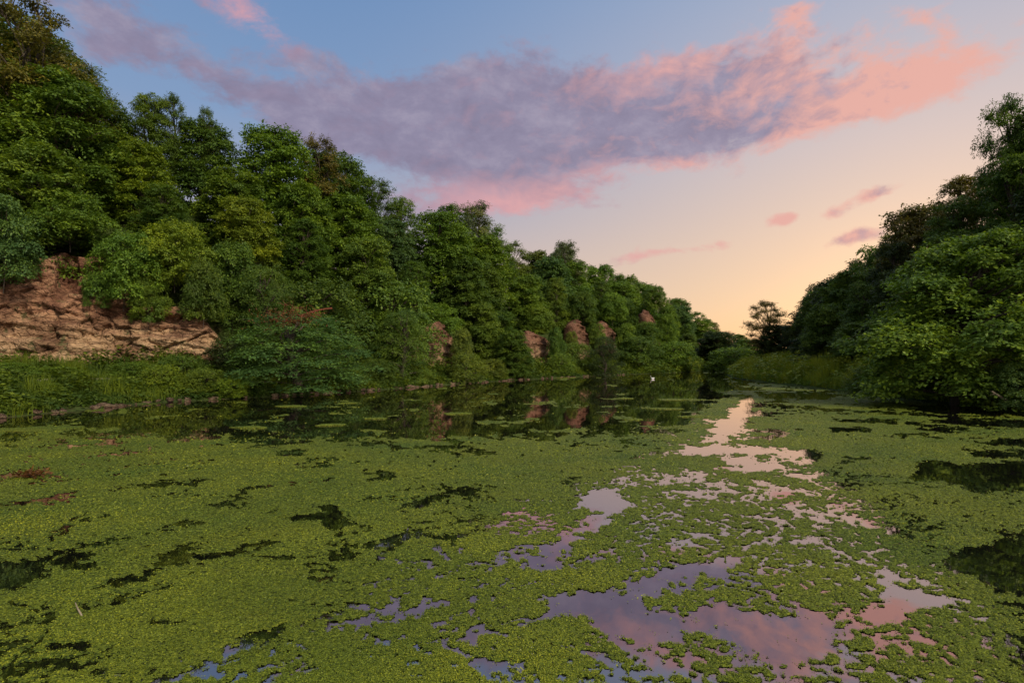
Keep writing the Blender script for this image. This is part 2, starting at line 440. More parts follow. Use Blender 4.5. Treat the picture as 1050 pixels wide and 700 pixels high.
def make_tree(name, seed, H, R, n, leaf, lobes_n=18, base=0.18, trunk_r=0.16, top_narrow=0.75, lobe=(0.30, 0.46), droop=0.25, shell=(0.72, 1.06),
              fill=0.12, twigs=0, low=0.0, aspect=0.62, flat=0.5, squash=0.8, spray=9, mat='leaf', shift=(0, 0)):
    """one kind of tree: returns (trunk mesh, crown mesh). Crown spans base*H..H, radius R."""
    rng = np.random.default_rng(seed)
    g = Geo()
    zt = H * (0.55 + 0.2 * rng.random())
    tp = np.array([[0, 0, -0.5], [rng.normal() * 0.05, rng.normal() * 0.05, H * 0.15], [rng.normal() * 0.2, rng.normal() * 0.2, H * 0.35], [shift[0] * 0.3 + rng.normal() * 0.3, shift[1] * 0.3 + rng.normal() * 0.3, zt], [shift[0] * 0.5, shift[1] * 0.5, H * 0.92]])
    g.tube(tp, [trunk_r * 1.5, trunk_r, trunk_r * 0.85, trunk_r * 0.55, 0.02], 8)
    lobes = []
    for i in range(lobes_n):
        f = (i + 0.5) / lobes_n
        z = base + (1 - base) * (low + (1 - low) * f)
        prof = math.sqrt(max(0.02, 1 - ((f - 0.38) / (0.72 if f > 0.38 else 0.62)) ** 2))
        prof *= 1 - (1 - top_narrow) * max(0, f - 0.4)
        a = i * 2.39996 + rng.normal() * 0.35
        lr = R * rng.uniform(*lobe) * (0.75 + 0.35 * prof)
        rad = max(0, R * prof - lr * 0.85) * rng.uniform(0.75, 1.08)
        c = np.array([math.cos(a) * rad + shift[0] * f, math.sin(a) * rad + shift[1] * f, min(z * H, H - lr * squash * 0.9)])
        lobes.append((*c, lr * rng.uniform(0.9, 1.2), lr * rng.uniform(0.9, 1.2), lr * squash * rng.uniform(0.85, 1.15)))
        tz = np.interp(c[2] * 0.7, tp[:, 2], range(5)); k = int(min(3, tz)); q = tz - k
        s = tp[k] * (1 - q) + tp[k + 1] * q
        P = limb(g, s, c, trunk_r * 0.42, 0.025, rng)
        for _ in range(twigs):
            e = c + unit(rng.normal(size=3) + np.array([0, 0, 0.5])) * lr * rng.uniform(0.8, 1.25)
            limb(g, P[rng.integers(3, 6)], e, 0.028, 0.008, rng, n=4, sides=4)
    lobes.append((shift[0] * 0.4, shift[1] * 0.4, H * (base + 0.42 * (1 - base)), R * 0.5, R * 0.5, H * (1 - base) * 0.33))
    V, Q, tint = crown_geo(lobes, n, leaf, rng, droop=droop, shell=shell, fill=fill, aspect=aspect, flat=flat, spray=spray)
    V[:, 2] = np.maximum(V[:, 2], 0.03)
    return g.mesh(name + '_trunk', M['bark']), np_mesh(name + '_crown', V, Q, M[mat], False, {'tint': tint}), H, R

KIND = {}
for i in range(4):
    KIND['round%d' % i] = make_tree('broadleaf', 20 + i, 9, 3.4, 52000, 0.185, lobes_n=46, base=0.03, lobe=(0.15, 0.34), fill=0.05, shell=(0.62, 1.2), spray=11, top_narrow=0.8)
for i in range(3):
    KIND['tall%d' % i] = make_tree('tall_broadleaf', 40 + i, 11, 2.9, 48000, 0.165, lobes_n=46, base=0.04, lobe=(0.16, 0.36), fill=0.05, shell=(0.62, 1.2), spray=11, top_narrow=0.6, droop=0.35, aspect=0.5)
for i in range(3):
    KIND['airy%d' % i] = make_tree('airy_tree', 60 + i, 10, 3.0, 25000, 0.15, lobes_n=24, base=0.25, lobe=(0.2, 0.34), shell=(0.45, 1.15), fill=0.35, twigs=5, trunk_r=0.14, top_narrow=0.8, aspect=0.5)
for i in range(2):
    KIND['yew%d' % i] = make_tree('yew', 80 + i, 7, 3.2, 34000, 0.145, lobes_n=26, base=0.0, top_narrow=0.45, squash=0.5, droop=0.4, aspect=0.34, trunk_r=0.2)
for i in range(3):
    KIND['hang%d' % i] = make_tree('hanging_bush', 190 + i, 4, 3.0, 26000, 0.155, lobes_n=26, base=0.0, squash=0.75, trunk_r=0.025, lobe=(0.22, 0.36), fill=0.05)
    KIND['shrub%d' % i] = make_tree('shrub', 90 + i, 3, 2.0, 17000, 0.115, lobes_n=16, base=0.0, squash=0.75, trunk_r=0.05, low=0.0, lobe=(0.32, 0.5))

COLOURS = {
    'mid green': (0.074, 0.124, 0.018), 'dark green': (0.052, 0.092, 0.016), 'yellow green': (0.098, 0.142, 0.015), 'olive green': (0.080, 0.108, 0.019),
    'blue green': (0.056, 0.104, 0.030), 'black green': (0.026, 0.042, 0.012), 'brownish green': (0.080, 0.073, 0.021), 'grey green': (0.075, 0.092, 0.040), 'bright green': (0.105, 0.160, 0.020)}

def plant(kindname, name, x, y, z, h, w, colour, label, cat, group=None, rot=None):
    tr, cr, H, R = KIND[kindname]
    e = empty(name, (x, y, z))
    e.rotation_euler = (0, 0, random.uniform(0, 6.28) if rot is None else rot)
    e.scale = (w / (2 * R), w / (2 * R), h / H)
    link('trunk', tr, e)
    c = link('crown', cr, e)
    j = random.uniform(0.94, 1.12) * 1.3
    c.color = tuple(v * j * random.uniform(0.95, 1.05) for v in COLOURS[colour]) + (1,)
    tag(e, label, cat, group)
    return e

# ------------------------------------------------------------------ the woods
SKY_L = ([-200, -60, 0, 40, 62, 90, 130, 160, 190, 215, 240, 262, 300, 330, 365, 400, 425, 450, 475, 500, 525, 550, 575, 600, 650, 700, 730, 750, 765],
         [-60, -20, 0, 18, 42, 92, 95, 100, 112, 126, 128, 126, 140, 150, 165, 196, 204, 200, 212, 228, 246, 253, 250, 268, 286, 308, 328, 345, 352])
SKY_R = ([765, 775, 790, 815, 832, 846, 870, 900, 928, 936, 960, 1000, 1030, 1060, 1200], [352, 332, 318, 322, 316, 276, 254, 238, 216, 182, 162, 140, 118, 112, 40])

def offset_line(P, s, left=True):
    P = np.asarray(P, float)
    t = np.linspace(0, 1, 900)
    seg = np.r_[0, np.cumsum(np.linalg.norm(np.diff(P, axis=0), axis=1))]
    u = t * seg[-1]
    X, Y = np.interp(u, seg, P[:, 0]), np.interp(u, seg, P[:, 1])
    k = np.ones(25) / 25
    pad = lambda a: np.convolve(np.r_[np.full(12, a[0]), a, np.full(12, a[-1])], k, 'valid')
    X, Y = pad(X), pad(Y)
    T = unit(np.stack([np.gradient(X), np.gradient(Y)], 1))
    Nn = np.stack([-T[:, 1], T[:, 0]], 1) * (1 if left else -1)
    return X + Nn[:, 0] * s, Y + Nn[:, 1] * s

WOOD = []      # dicts
random.seed(21)
def wood_row(line, left, s, frac, space, layer, lo, hi, sky, kinds, jit=0.07, hmax=14.0):
    X, Y = offset_line(line, s, left)
    acc, nxt = 0.0, random.uniform(0, 3)
    for i in range(1, len(X)):
        acc += math.hypot(X[i] - X[i - 1], Y[i] - Y[i - 1])
        if acc < nxt or Y[i] < 8 or Y[i] > (168 if left else 134): continue
        px = CX + X[i] / Y[i] * F
        if px < lo or px > hi: continue
        nxt = acc + space * random.uniform(0.8, 1.25) * (0.58 + Y[i] / 85)
        x, y = X[i] + random.uniform(-1, 1), Y[i] + random.uniform(-1, 1)
        px = CX + x / y * F
        e = HY - np.interp(px, *sky)
        zt = CH + e * (frac + random.uniform(-jit, jit)) / F * y
        zb = hz(x, y)
        h = min(hmax, max(4.2, zt - zb))
        zb = min(zb, max(zt - h, zb - 4)) - 0.1
        kind = random.choice(kinds)
        if layer == 'cliff edge' and (px < 256 or any(abs(px - c) < m for c, m in ((452, 27), (553, 18), (598, 17), (627, 13)))): continue
        WOOD.append(dict(px=px, x=x, y=y, zb=zb, h=h, kind=kind, layer=layer, side='L' if left else 'R'))

rd, tl, ar = ['round0', 'round1', 'round2', 'round3'], ['tall0', 'tall1', 'tall2'], ['airy0', 'airy1', 'airy2']
wood_row(CLIFF, True, 13, 0.985, 3.7, 'skyline', -70, 765, SKY_L, rd + tl + ar, 0.035, 15.5)
wood_row(CLIFF, True, 8.0, 0.85, 4.8, 'upper slope', -70, 762, SKY_L, rd + rd + tl)
wood_row(CLIFF, True, 4.0, 0.66, 4.6, 'middle slope', -70, 760, SKY_L, rd + rd + tl)
wood_row(CLIFF, True, 0.6, 0.43, 5.4, 'cliff edge', 225, 755, SKY_L, rd + ['shrub0', 'shrub1', 'shrub2'])
wood_row(RIGHT, False, 12, 0.97, 5.0, 'skyline', 838, 1130, SKY_R, rd + tl, 0.04)
wood_row(RIGHT, False, 6.5, 0.80, 5.0, 'upper slope', 832, 1130, SKY_R, tl + rd)
wood_row(RIGHT, False, 2.0, 0.60, 4.6, 'middle slope', 826, 1130, SKY_R, tl + rd)

ZONES = [(-999, 95, "above the cliff's tall end"), (95, 225, "above the cliff's low end"), (225, 320, 'above the red-twigged shrub'), (320, 425, 'above the dark hollow'), (425, 505, 'above the first crag'),
         (505, 580, 'above the second crag'), (580, 645, 'above the twin crags'), (645, 800, 'near the far reeds')]
ZONES_R = [(0, 905, 'behind the reed bank'), (905, 2000, 'behind the overhanging tree')]
ORD = ['first', 'second', 'third', 'fourth', 'fifth', 'sixth', 'seventh', 'eighth', 'ninth', 'tenth', 'eleventh', 'twelfth', 'thirteenth', 'fourteenth', 'fifteenth', 'sixteenth', 'seventeenth', 'eighteenth', 'nineteenth', 'twentieth'] + ['last'] * 20
DROP = {0, 21, 39, 43, 44, 45, 60, 61, 63, 64, 72, 73, 81, 82, 83, 84, 85, 86, 87, 95, 98, 99, 100, 101, 102, 109, 110}
buckets = {}
for i, t in enumerate(WOOD):
    zs = ZONES if t['side'] == 'L' else ZONES_R
    t['zone'] = next(z[2] for z in zs if z[0] <= t['px'] < z[1])
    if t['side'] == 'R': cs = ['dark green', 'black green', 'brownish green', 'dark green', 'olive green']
    elif t['layer'] == 'skyline': cs = ['olive green', 'brownish green' if t['px'] < 110 else 'mid green', 'dark green', 'mid green']
    elif t['px'] < 260: cs = ['mid green', 'yellow green', 'mid green', 'mid green', 'dark green']
    else: cs = ['mid green', 'dark green', 'mid green', 'mid green', 'blue green']
    t['colour'] = random.choice(cs)
    t['id'] = i
    if i in DROP: continue
    buckets.setdefault((t['side'], t['zone'], t['layer']), []).append(t)
for (side, zone, layer), ts in buckets.items():
    ts.sort(key=lambda t: t['px'])
    for k, t in enumerate(ts):
        k0 = t['kind']
        form = {'r': 'round-crowned', 't': 'tall', 'a': 'airy', 's': 'bushy'}[k0[0]]
        label = f"{t['colour']} {form} tree, {ORD[k]} from left on the {layer} {zone}" if len(ts) > 1 else f"{t['colour']} {form} tree, the only one on the {layer} {zone}"
        R0, H0 = KIND[k0][3], KIND[k0][2]
        w = t['h'] * (2 * R0 / H0) * random.uniform(0.85, 1.2)
        w = min(max(w, 4.2), 9.5)
        nm = {'r': 'broadleaf_tree', 't': 'tall_tree', 'a': 'airy_tree', 's': 'bushy_tree'}[k0[0]]
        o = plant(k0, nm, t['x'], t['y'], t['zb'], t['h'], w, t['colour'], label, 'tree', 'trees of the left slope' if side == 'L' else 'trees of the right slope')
        o['wood_id'] = t['id']

# ------------------------------------------------------------------ single trees and shrubs
def put(kind, name, px, top, Y, wpx, colour, label, cat='shrub', group=None, sink=0.1, rot=None, foot=None):
    x = gx(px, Y); z = hz(x, Y) - sink if foot is None else gz(foot, Y)
    return plant(kind, name, x, Y, z, gz(top, Y) - z, wpx / F * Y, colour, label, cat, group, rot)

# far end of the pond
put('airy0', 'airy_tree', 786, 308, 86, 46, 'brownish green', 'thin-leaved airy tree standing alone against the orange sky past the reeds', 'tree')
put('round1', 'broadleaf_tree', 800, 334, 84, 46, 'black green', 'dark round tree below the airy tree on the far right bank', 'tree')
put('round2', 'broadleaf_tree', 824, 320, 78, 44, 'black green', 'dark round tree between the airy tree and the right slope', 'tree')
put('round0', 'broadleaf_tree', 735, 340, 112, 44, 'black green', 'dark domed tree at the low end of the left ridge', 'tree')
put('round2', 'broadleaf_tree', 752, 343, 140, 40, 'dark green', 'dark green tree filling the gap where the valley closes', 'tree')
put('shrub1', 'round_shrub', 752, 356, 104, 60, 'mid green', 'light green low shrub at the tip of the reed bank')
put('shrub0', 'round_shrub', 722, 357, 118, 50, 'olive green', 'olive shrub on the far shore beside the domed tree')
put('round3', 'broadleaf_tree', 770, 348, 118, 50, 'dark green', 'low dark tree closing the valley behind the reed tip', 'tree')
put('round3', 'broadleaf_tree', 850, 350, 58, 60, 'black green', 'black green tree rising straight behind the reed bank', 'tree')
put('tall1', 'tall_tree', 880, 330, 48, 60, 'dark green', 'narrow dark tree between the reeds and the overhanging tree', 'tree')

# left bank shrubs, near to far
put('yew1', 'spreading_shrub', 305, 322, 38.2, 165, 'blue green', 'wide blue-green layered shrub at the waterside below the red dead twigs')
put('yew0', 'spreading_shrub', 272, 272, 43, 84, 'dark green', 'dark feathery shrub leaning out behind the layered waterside shrub')
put('shrub2', 'round_shrub', 185, 364, 35.5, 56, 'dark green', 'dark green leafy mound on the bank by the low cliff end')
put('shrub1', 'round_shrub', 135, 371, 34.5, 50, 'mid green', 'green leafy mound at the foot of the pink cliff beside the path')
put('shrub0', 'round_shrub', 236, 345, 39.5, 46, 'black green', 'very dark shrub between the low cliff end and the layered shrub')
put('hang0', 'round_shrub', 2, 205, 35.4, 80, 'blue green', 'blue-green bush hanging over the top left of the cliff', 'shrub', foot=290)
put('hang1', 'round_shrub', 126, 238, 38.8, 70, 'mid green', 'green bush hanging over the middle of the pink cliff', 'shrub', foot=310)
put('hang2', 'round_shrub', 178, 228, 40.8, 72, 'yellow green', 'yellow-green bush hanging over the low end of the pink cliff', 'shrub', foot=292)
put('hang1', 'round_shrub', 70, 200, 38.6, 80, 'mid green', 'green bush above the recess of the pink cliff', 'shrub', foot=252)
put('hang2', 'round_shrub', 208, 268, 40.0, 44, 'dark green', 'dark bush draped over the right tip of the pink cliff', 'shrub', foot=330)
put('hang1', 'round_shrub', 152, 286, 39.3, 40, 'mid green', 'small bush hanging down the ledge of the low cliff end', 'shrub', foot=332)
put('hang0', 'round_shrub', 98, 280, 37.9, 26, 'dark green', 'small dark bush clinging to the cliff right of its recess', 'shrub', foot=316)
put('hang0', 'round_shrub', 238, 250, 43.5, 60, 'dark green', 'dark bush leaning past the low end of the pink cliff', 'shrub', foot=330)
put('yew1', 'spreading_shrub', 412, 318, 49, 70, 'dark green', 'dark shrub with bluish leaves left of the first small crag')
put('shrub1', 'round_shrub', 478, 362, 54, 40, 'olive green', 'small olive bush at the right foot of the first crag')
put('round2', 'round_shrub', 527, 340, 63.5, 42, 'dark green', 'rounded bush at the water between first and second crag')
put('shrub2', 'round_shrub', 575, 362, 70.5, 30, 'mid green', 'small bright bush at the foot of the second crag')
put('yew0', 'conical_tree', 620, 345, 74.5, 40, 'black green', 'black-green conical tree reaching the water below the twin crags', 'tree')
put('shrub0', 'round_shrub', 655, 345, 88, 50, 'dark green', 'dark round bush right of the conical tree at the water')
put('shrub1', 'round_shrub', 690, 350, 98, 50, 'mid green', 'mid green bush above the far grassy shore')
put('shrub2', 'round_shrub', 590, 352, 77, 40, 'mid green', 'green bush between the second crag and the conical tree')
put('shrub0', 'round_shrub', 1046, 372, 25.6, 70, 'blue green', 'leafy low bush at the water under the right end of the overhanging tree')
put('shrub2', 'round_shrub', 886, 376, 38.5, 40, 'dark green', 'dark low bush joining the reeds to the overhanging tree')

for px, top, Y, w, k, c, lab in [
    (8, 372, 29, 60, 'shrub0', 'mid green', 'leafy mound at the left end of the bank under the tall cliff'), (62, 376, 33, 54, 'shrub2', 'mid green', 'low green mound in front of the tall cliff foot'),
    (48, 392, 27.6, 40, 'shrub1', 'yellow green', 'small yellowish mound on the bank edge under the tall cliff'), (165, 374, 33.2, 44, 'shrub1', 'yellow green', 'bright yellow-green mound just past the pale path'),
    (212, 378, 34.6, 46, 'shrub2', 'mid green', 'green mound between the path and the layered waterside shrub'),
    (238, 388, 34.4, 34, 'shrub0', 'yellow green', 'small bright mound left of the layered waterside shrub'), (385, 368, 46, 50, 'shrub0', 'dark green', 'dark low mound right of the layered waterside shrub'),
    (505, 368, 60, 34, 'shrub2', 'olive green', 'olive mound on the shore right of the first crag'), (430, 380, 50.5, 26, 'shrub1', 'mid green', 'low mound in front of the first crag foot')]:
    put(k, 'low_bush', px, top, Y, w, c, lab, 'bush')

for px, top, foot, Y, w, k, c, lab in [
    (448, 312, 347, 60.5, 50, 'hang1', 'mid green', 'green bush draped over the top of the first crag'), (428, 334, 378, 56.0, 30, 'hang2', 'dark green', 'dark bush hugging the left side of the first crag'),
    (474, 338, 372, 57.0, 24, 'hang0', 'olive green', 'olive bush hugging the right side of the first crag'), (550, 314, 343, 77.5, 38, 'hang2', 'mid green', 'green bush draped over the second crag'),
    (570, 336, 368, 74.0, 20, 'hang1', 'dark green', 'dark narrow bush at the right side of the second crag'), (598, 300, 332, 89, 36, 'hang0', 'dark green', 'dark bush draped over the taller twin crag'),
    (613, 332, 358, 87, 17, 'hang1', 'mid green', 'small bush wedged between the twin crags'), (628, 300, 330, 96.5, 32, 'hang2', 'mid green', 'green bush draped over the smaller twin crag'),
    (586, 340, 362, 81, 17, 'hang2', 'olive green', 'olive bush at the left foot of the taller twin crag'), (642, 332, 358, 91, 24, 'hang0', 'mid green', 'green bush at the right foot of the smaller twin crag'),
    (671, 294, 319, 108, 30, 'hang1', 'mid green', 'green bush draped over the highest little crag'), (664, 330, 352, 100, 30, 'hang2', 'dark green', 'dark bush below the highest little crag'), (684, 322, 348, 104, 22, 'hang0', 'mid green', 'green bush to the right of the highest little crag')]:
    put(k, 'crag_bush', px, top, Y, w, c, lab, 'bush', None, foot=foot)

# the big overhanging tree on the right bank, with finer leaves
KIND['bank_tree'] = make_tree('overhanging_broadleaf', 301, 9.3, 5.6, 115000, 0.185, lobes_n=84, base=0.02, trunk_r=0.22, lobe=(0.09, 0.26), fill=0.04, shell=(0.6, 1.35), droop=0.22, top_narrow=0.55, shift=(3.4, 0.6), aspect=0.7, squash=0.72, twigs=2)
plant('bank_tree', 'overhanging_tree', 23.1, 29.6, 0.1, 8.9, 11.0, 'mid green', 'big broad-leaved tree overhanging the water on the right bank', 'tree', rot=0.0)
# a sprig tree that stands above the right skyline
put('airy1', 'airy_tree', 1036, 97, 44, 60, 'dark green', 'airy tree whose top sprigs rise above the right skyline', 'tree')
# spiky tops of the left skyline
put('airy0', 'airy_tree', 18, -6, 43, 120, 'brownish green', 'tall brownish airy tree at the top left corner', 'tree')
put('airy2', 'airy_tree', 78, 62, 46, 80, 'olive green', 'airy tree stepping down from the brownish corner tree', 'tree')
put('airy1', 'airy_tree', 172, 94, 51, 40, 'dark green', 'small airy treetop standing out of the skyline above the low cliff end', 'tree')
put('airy2', 'airy_tree', 208, 107, 52, 28, 'dark green', 'slim airy sprig tree in the dip of the left skyline', 'tree')
put('airy0', 'airy_tree', 325, 138, 60, 60, 'brownish green', 'grey-brown airy tree on the skyline above the dark hollow', 'tree')
put('airy1', 'airy_tree', 488, 206, 80, 50, 'grey green', 'thin grey treetop in front of the pink cloud edge', 'tree')
put('airy2', 'airy_tree', 580, 246, 98, 40, 'grey green', 'pale thin treetop on the skyline above the twin crags', 'tree')

# ------------------------------------------------------------------ rock faces
def cell_noise(u, v, seed):
    iu, iv = np.floor(u), np.floor(v)
    f1 = np.full(u.shape, 9.0); f2 = np.full(u.shape, 9.0); idv = np.zeros(u.shape); gu = np.zeros(u.shape); gv = np.zeros(u.shape)
    for dx in (-1, 0, 1):
        for dy in (-1, 0, 1):
            cx, cy = iu + dx, iv + dy
            jx, jy = _h(cx, cy, cx * 0, seed), _h(cx, cy, cx * 0 + 1, seed)
            d = np.maximum(np.abs(u - cx - jx), np.abs(v - cy - jy)) * 0.6 + 0.4 * np.hypot(u - cx - jx, v - cy - jy)
            m = d < f1
            f2 = np.where(m, f1, np.minimum(f2, d)); idv = np.where(m, _h(cx, cy, cx * 0 + 2, seed), idv)
            gu = np.where(m, u - cx - jx, gu); gv = np.where(m, v - cy - jy, gv)
            f1 = np.where(m, d, f1)
    return f2 - f1, idv, gu, gv

def crag(label, base, top, bottom, seed, thick=3.0, step=0.10, lean=0.12, bulge=0.5, cell=1.5, caves=(), group=None, tall=0.62, mat='rock'):
    """base: polyline seen from the pond left to right; top, bottom: heights at each of its points"""
    P = np.asarray(base, float)
    seg = np.r_[0, np.cumsum(np.linalg.norm(np.diff(P, axis=0), axis=1))]
    nu = max(20, int(seg[-1] / step)); u = np.linspace(0, seg[-1], nu)
    X, Y = np.interp(u, seg, P[:, 0]), np.interp(u, seg, P[:, 1])
    k = np.ones(9) / 9
    T = unit(np.stack([np.gradient(X), np.gradient(Y)], 1)); Nn = np.stack([T[:, 1], -T[:, 0]], 1)     # outward, towards the pond
    ztop, zbot = np.interp(u, seg, top), np.interp(u, seg, bottom)
    ztop = ztop + 0.35 * fbm(u * 0.8, u * 0, seed=seed + 9)
    nv = max(16, int((np.max(ztop) - np.min(zbot)) / step)); nb = 6
    endf = np.minimum(1, np.minimum(np.arange(nu), np.arange(nu)[::-1]) / (0.06 * nu)) ** 0.5
    v = np.linspace(0, 1, nv)
    U, Vv = np.meshgrid(u, v, indexing='ij')
    Z = zbot[:, None] + (ztop - zbot)[:, None] * Vv
    wob = 0.9 * fbm(U * 0.7, Z * 0.7, octaves=5, seed=seed + 3)
    e1, id1, gu1, gv1 = cell_noise((U + wob) / cell, (Z + wob * 0.5) / (cell * tall), seed)
    e2, id2, gu2, gv2 = cell_noise((U + wob) / (cell * 0.37), (Z + wob) / (cell * 0.22), seed + 1)
    strat = Z * 0.9 + 0.12 * U + 0.5 * fbm(U * 0.25, Z * 0.3, seed=seed + 5)
    ledge = np.abs((strat % 1.0) - 0.5) * 2
    D = bulge * fbm(U * 0.35, Z * 0.35, octaves=3, seed=seed + 2) * 1.3 + (id1 - 0.5) * 0.45 + (gu1 * (id1 - 0.4) + gv1 * (0.6 - id1)) * 0.5 \
        - 0.22 * (1 - smooth(0, 0.16, e1)) + (id2 - 0.5) * 0.16 - 0.06 * (1 - smooth(0, 0.2, e2)) + 0.22 * smooth(0.5, 1, ledge) + 0.15 * fbm(U * 2.2 + Z, Z * 3.4, octaves=5, gain=0.62, seed=seed + 7)
    for (cu, cz, ru, rz, dep) in caves:
        D -= dep * np.clip(1 - ((U - cu) / ru) ** 2 - ((Z - cz) / rz) ** 2, 0, 1) ** 0.6
    D -= lean * (Z - zbot[:, None])
    D -= 0.8 * smooth(0.86, 1.0, Vv) ** 2
    front = np.stack([X[:, None] + Nn[:, 0:1] * D, Y[:, None] + Nn[:, 1:2] * D, Z], 2)
    bk = np.linspace(1, 0, nb)[None, :]
    Zb = zbot[:, None] + (ztop - zbot)[:, None] * bk - 0.2
    back = np.stack([X[:, None] - Nn[:, 0:1] * thick * np.ones((1, nb)), Y[:, None] - Nn[:, 1:2] * thick * np.ones((1, nb)), Zb], 2)
    ring = np.concatenate([front, back], 1)
    mid = ring.mean(1, keepdims=True)
    ring = mid + (ring - mid) * endf[:, None, None]
    m = nv + nb
    V = ring.reshape(-1, 3)
    i, j = np.meshgrid(np.arange(nu - 1), np.arange(m), indexing='ij'); j2 = (j + 1) % m
    Q = np.stack([(i * m + j).ravel(), ((i + 1) * m + j).ravel(), ((i + 1) * m + j2).ravel(), (i * m + j2).ravel()], 1)
    org = np.array([X.mean(), Y.mean(), zbot.min()])
    o = link('rock_face', np_mesh('rock_face', V - org, Q, M[mat], False), None, org)
    tag(o, label, 'cliff', group)
    return o

def zz(py, Y): return gz(py, Y)
crag('large pink and tan limestone cliff with a dark recess near its top',
     [(-45, 30.5), (-38, 33), (-33.5, 35.2), (-29.8, 36.5), (-27.6, 37.6), (-26.4, 38.2), (-24.5, 39), (-22, 40), (-20.3, 41.2)],
     [9.6, 9.2, 8.6, 9.6, 9.4, 7.4, 6.0, 5.9, 3.4], [1.4, 1.4, 1.4, 1.4, 1.4, 1.6, 1.6, 1.6, 1.6], 101, thick=3, step=0.085,
     caves=[(17.0, 8.0, 0.7, 1.5, 1.4), (21.5, 5.2, 2.6, 0.5, 0.7), (26.0, 3.6, 1.2, 0.5, 0.5), (12.5, 4.2, 2.0, 0.4, 0.5)])
crag('small tan crag of stepped blocks, first beyond the big pink cliff', [(-9.4, 54.4), (-7.8, 56.2), (-6.4, 58.0), (-5.8, 59.6)], [3.6, 5.4, 6.2, 5.0], [1, 1, 1, 1], 120, thick=2.5, cell=1.2, bulge=0.4, tall=1.5, mat='crag')
crag('reddish crag at mid wood, second beyond the big pink cliff', [(2.6, 72.0), (3.6, 73.6), (4.8, 75.2), (5.6, 77)], [4.6, 6.0, 5.6, 4.4], [1, 1, 1, 1], 130, thick=2.5, cell=1.2, tall=1.5, mat='crag')
crag('taller of the twin narrow crags, above the conical tree', [(9.6, 84), (10.8, 85.6), (12.2, 87.4)], [7.2, 8.2, 7.0], [2, 2, 2], 140, thick=2.5, cell=1.2, tall=1.5, mat='crag')
crag('smaller of the twin narrow crags, to the right of its neighbour', [(15.3, 91.5), (16.2, 92.8), (17.2, 94.2)], [7.0, 8.6, 6.8], [3, 3, 3], 150, thick=2.5, cell=1.2, tall=1.5, mat='crag')
crag('highest little crag, set in the trees near the ridge end', [(25.0, 103), (26.2, 104.4), (27.4, 106)], [10.2, 11.4, 9.8], [4.5, 4.5, 4.5], 160, thick=2.5, cell=1.2, tall=1.5, mat='crag')

# ------------------------------------------------------------------ stones along the left edge
def stone_mesh(seed):
    rng = np.random.default_rng(seed)
    n, m = 10, 7
    th = np.linspace(0, 2 * math.pi, n, endpoint=False); ph = np.linspace(-1.45, 1.45, m)
    V = []
    for p in ph:
        for t in th:
            d = np.array([math.cos(t) * math.cos(p), math.sin(t) * math.cos(p), math.sin(p)])
            d = np.sign(d) * np.abs(d) ** 0.7
            V.append(d * (1 + 0.18 * rng.normal()) * np.array([1, 0.8, 0.55]))
    Q = [(i * n + j, i * n + (j + 1) % n, (i + 1) * n + (j + 1) % n, (i + 1) * n + j) for i in range(m - 1) for j in range(n)]
    return np_mesh('shore_stone', V, Q, M['stone'])
STONES = [stone_mesh(s) for s in range(6)]
SX, SY = np.array(SHORE[3:13]).T
sl = np.r_[0, np.cumsum(np.hypot(np.diff(SX), np.diff(SY)))]
u = 0.2
random.seed(5)
while u < sl[-1]:
    x, y = np.interp(u, sl, SX), np.interp(u, sl, SY)
    s = random.uniform(0.11, 0.25)
    o = link('shore_stone', random.choice(STONES), None, (x + random.uniform(-0.2, 0.1), y + random.uniform(-0.1, 0.1), random.uniform(0.0, 0.12)))
    o.scale = (s * random.uniform(1, 1.8), s, s * random.uniform(0.7, 1.1)); o.rotation_euler = (random.uniform(-.2, .2), random.uniform(-.2, .2), random.uniform(0, 6.28))
    tag(o, 'small weathered stone in the line edging the left shore', 'stone', 'stones edging the left shore')
    u += random.uniform(0.28, 0.5) * (0.7 + y / 50) * (3.0 if random.random() < 0.12 else 1)

# ------------------------------------------------------------------ bank grass and reeds
def blades(P, Hh, W, rng, lean=0.35):
    n = len(P)
    a = rng.uniform(0, 2 * math.pi, n); d = np.stack([np.cos(a), np.sin(a), np.zeros(n)], 1)
    b = rng.uniform(0, 2 * math.pi, n); s = np.stack([np.cos(b), np.sin(b), np.zeros(n)], 1)
    ln = (rng.random(n) ** 1.5 * lean * 2)[:, None]
    Hh = Hh[:, None]; W = W[:, None]
    m = P + np.array([0, 0, 1]) * Hh * 0.55 + d * Hh * ln * 0.25
    t = P + np.array([0, 0, 1]) * Hh * (1 - 0.3 * ln) + d * Hh * ln
    V = np.stack([P - s * W * 0.5, P + s * W * 0.5, m + s * W * 0.42, m - s * W * 0.42, t], 1).reshape(-1, 3)
    k = np.arange(n) * 5
    Q = np.concatenate([np.stack([k, k + 1, k + 2, k + 3], 1), np.stack([k + 3, k + 2, k + 4, k + 4], 1)])
    return V, Q

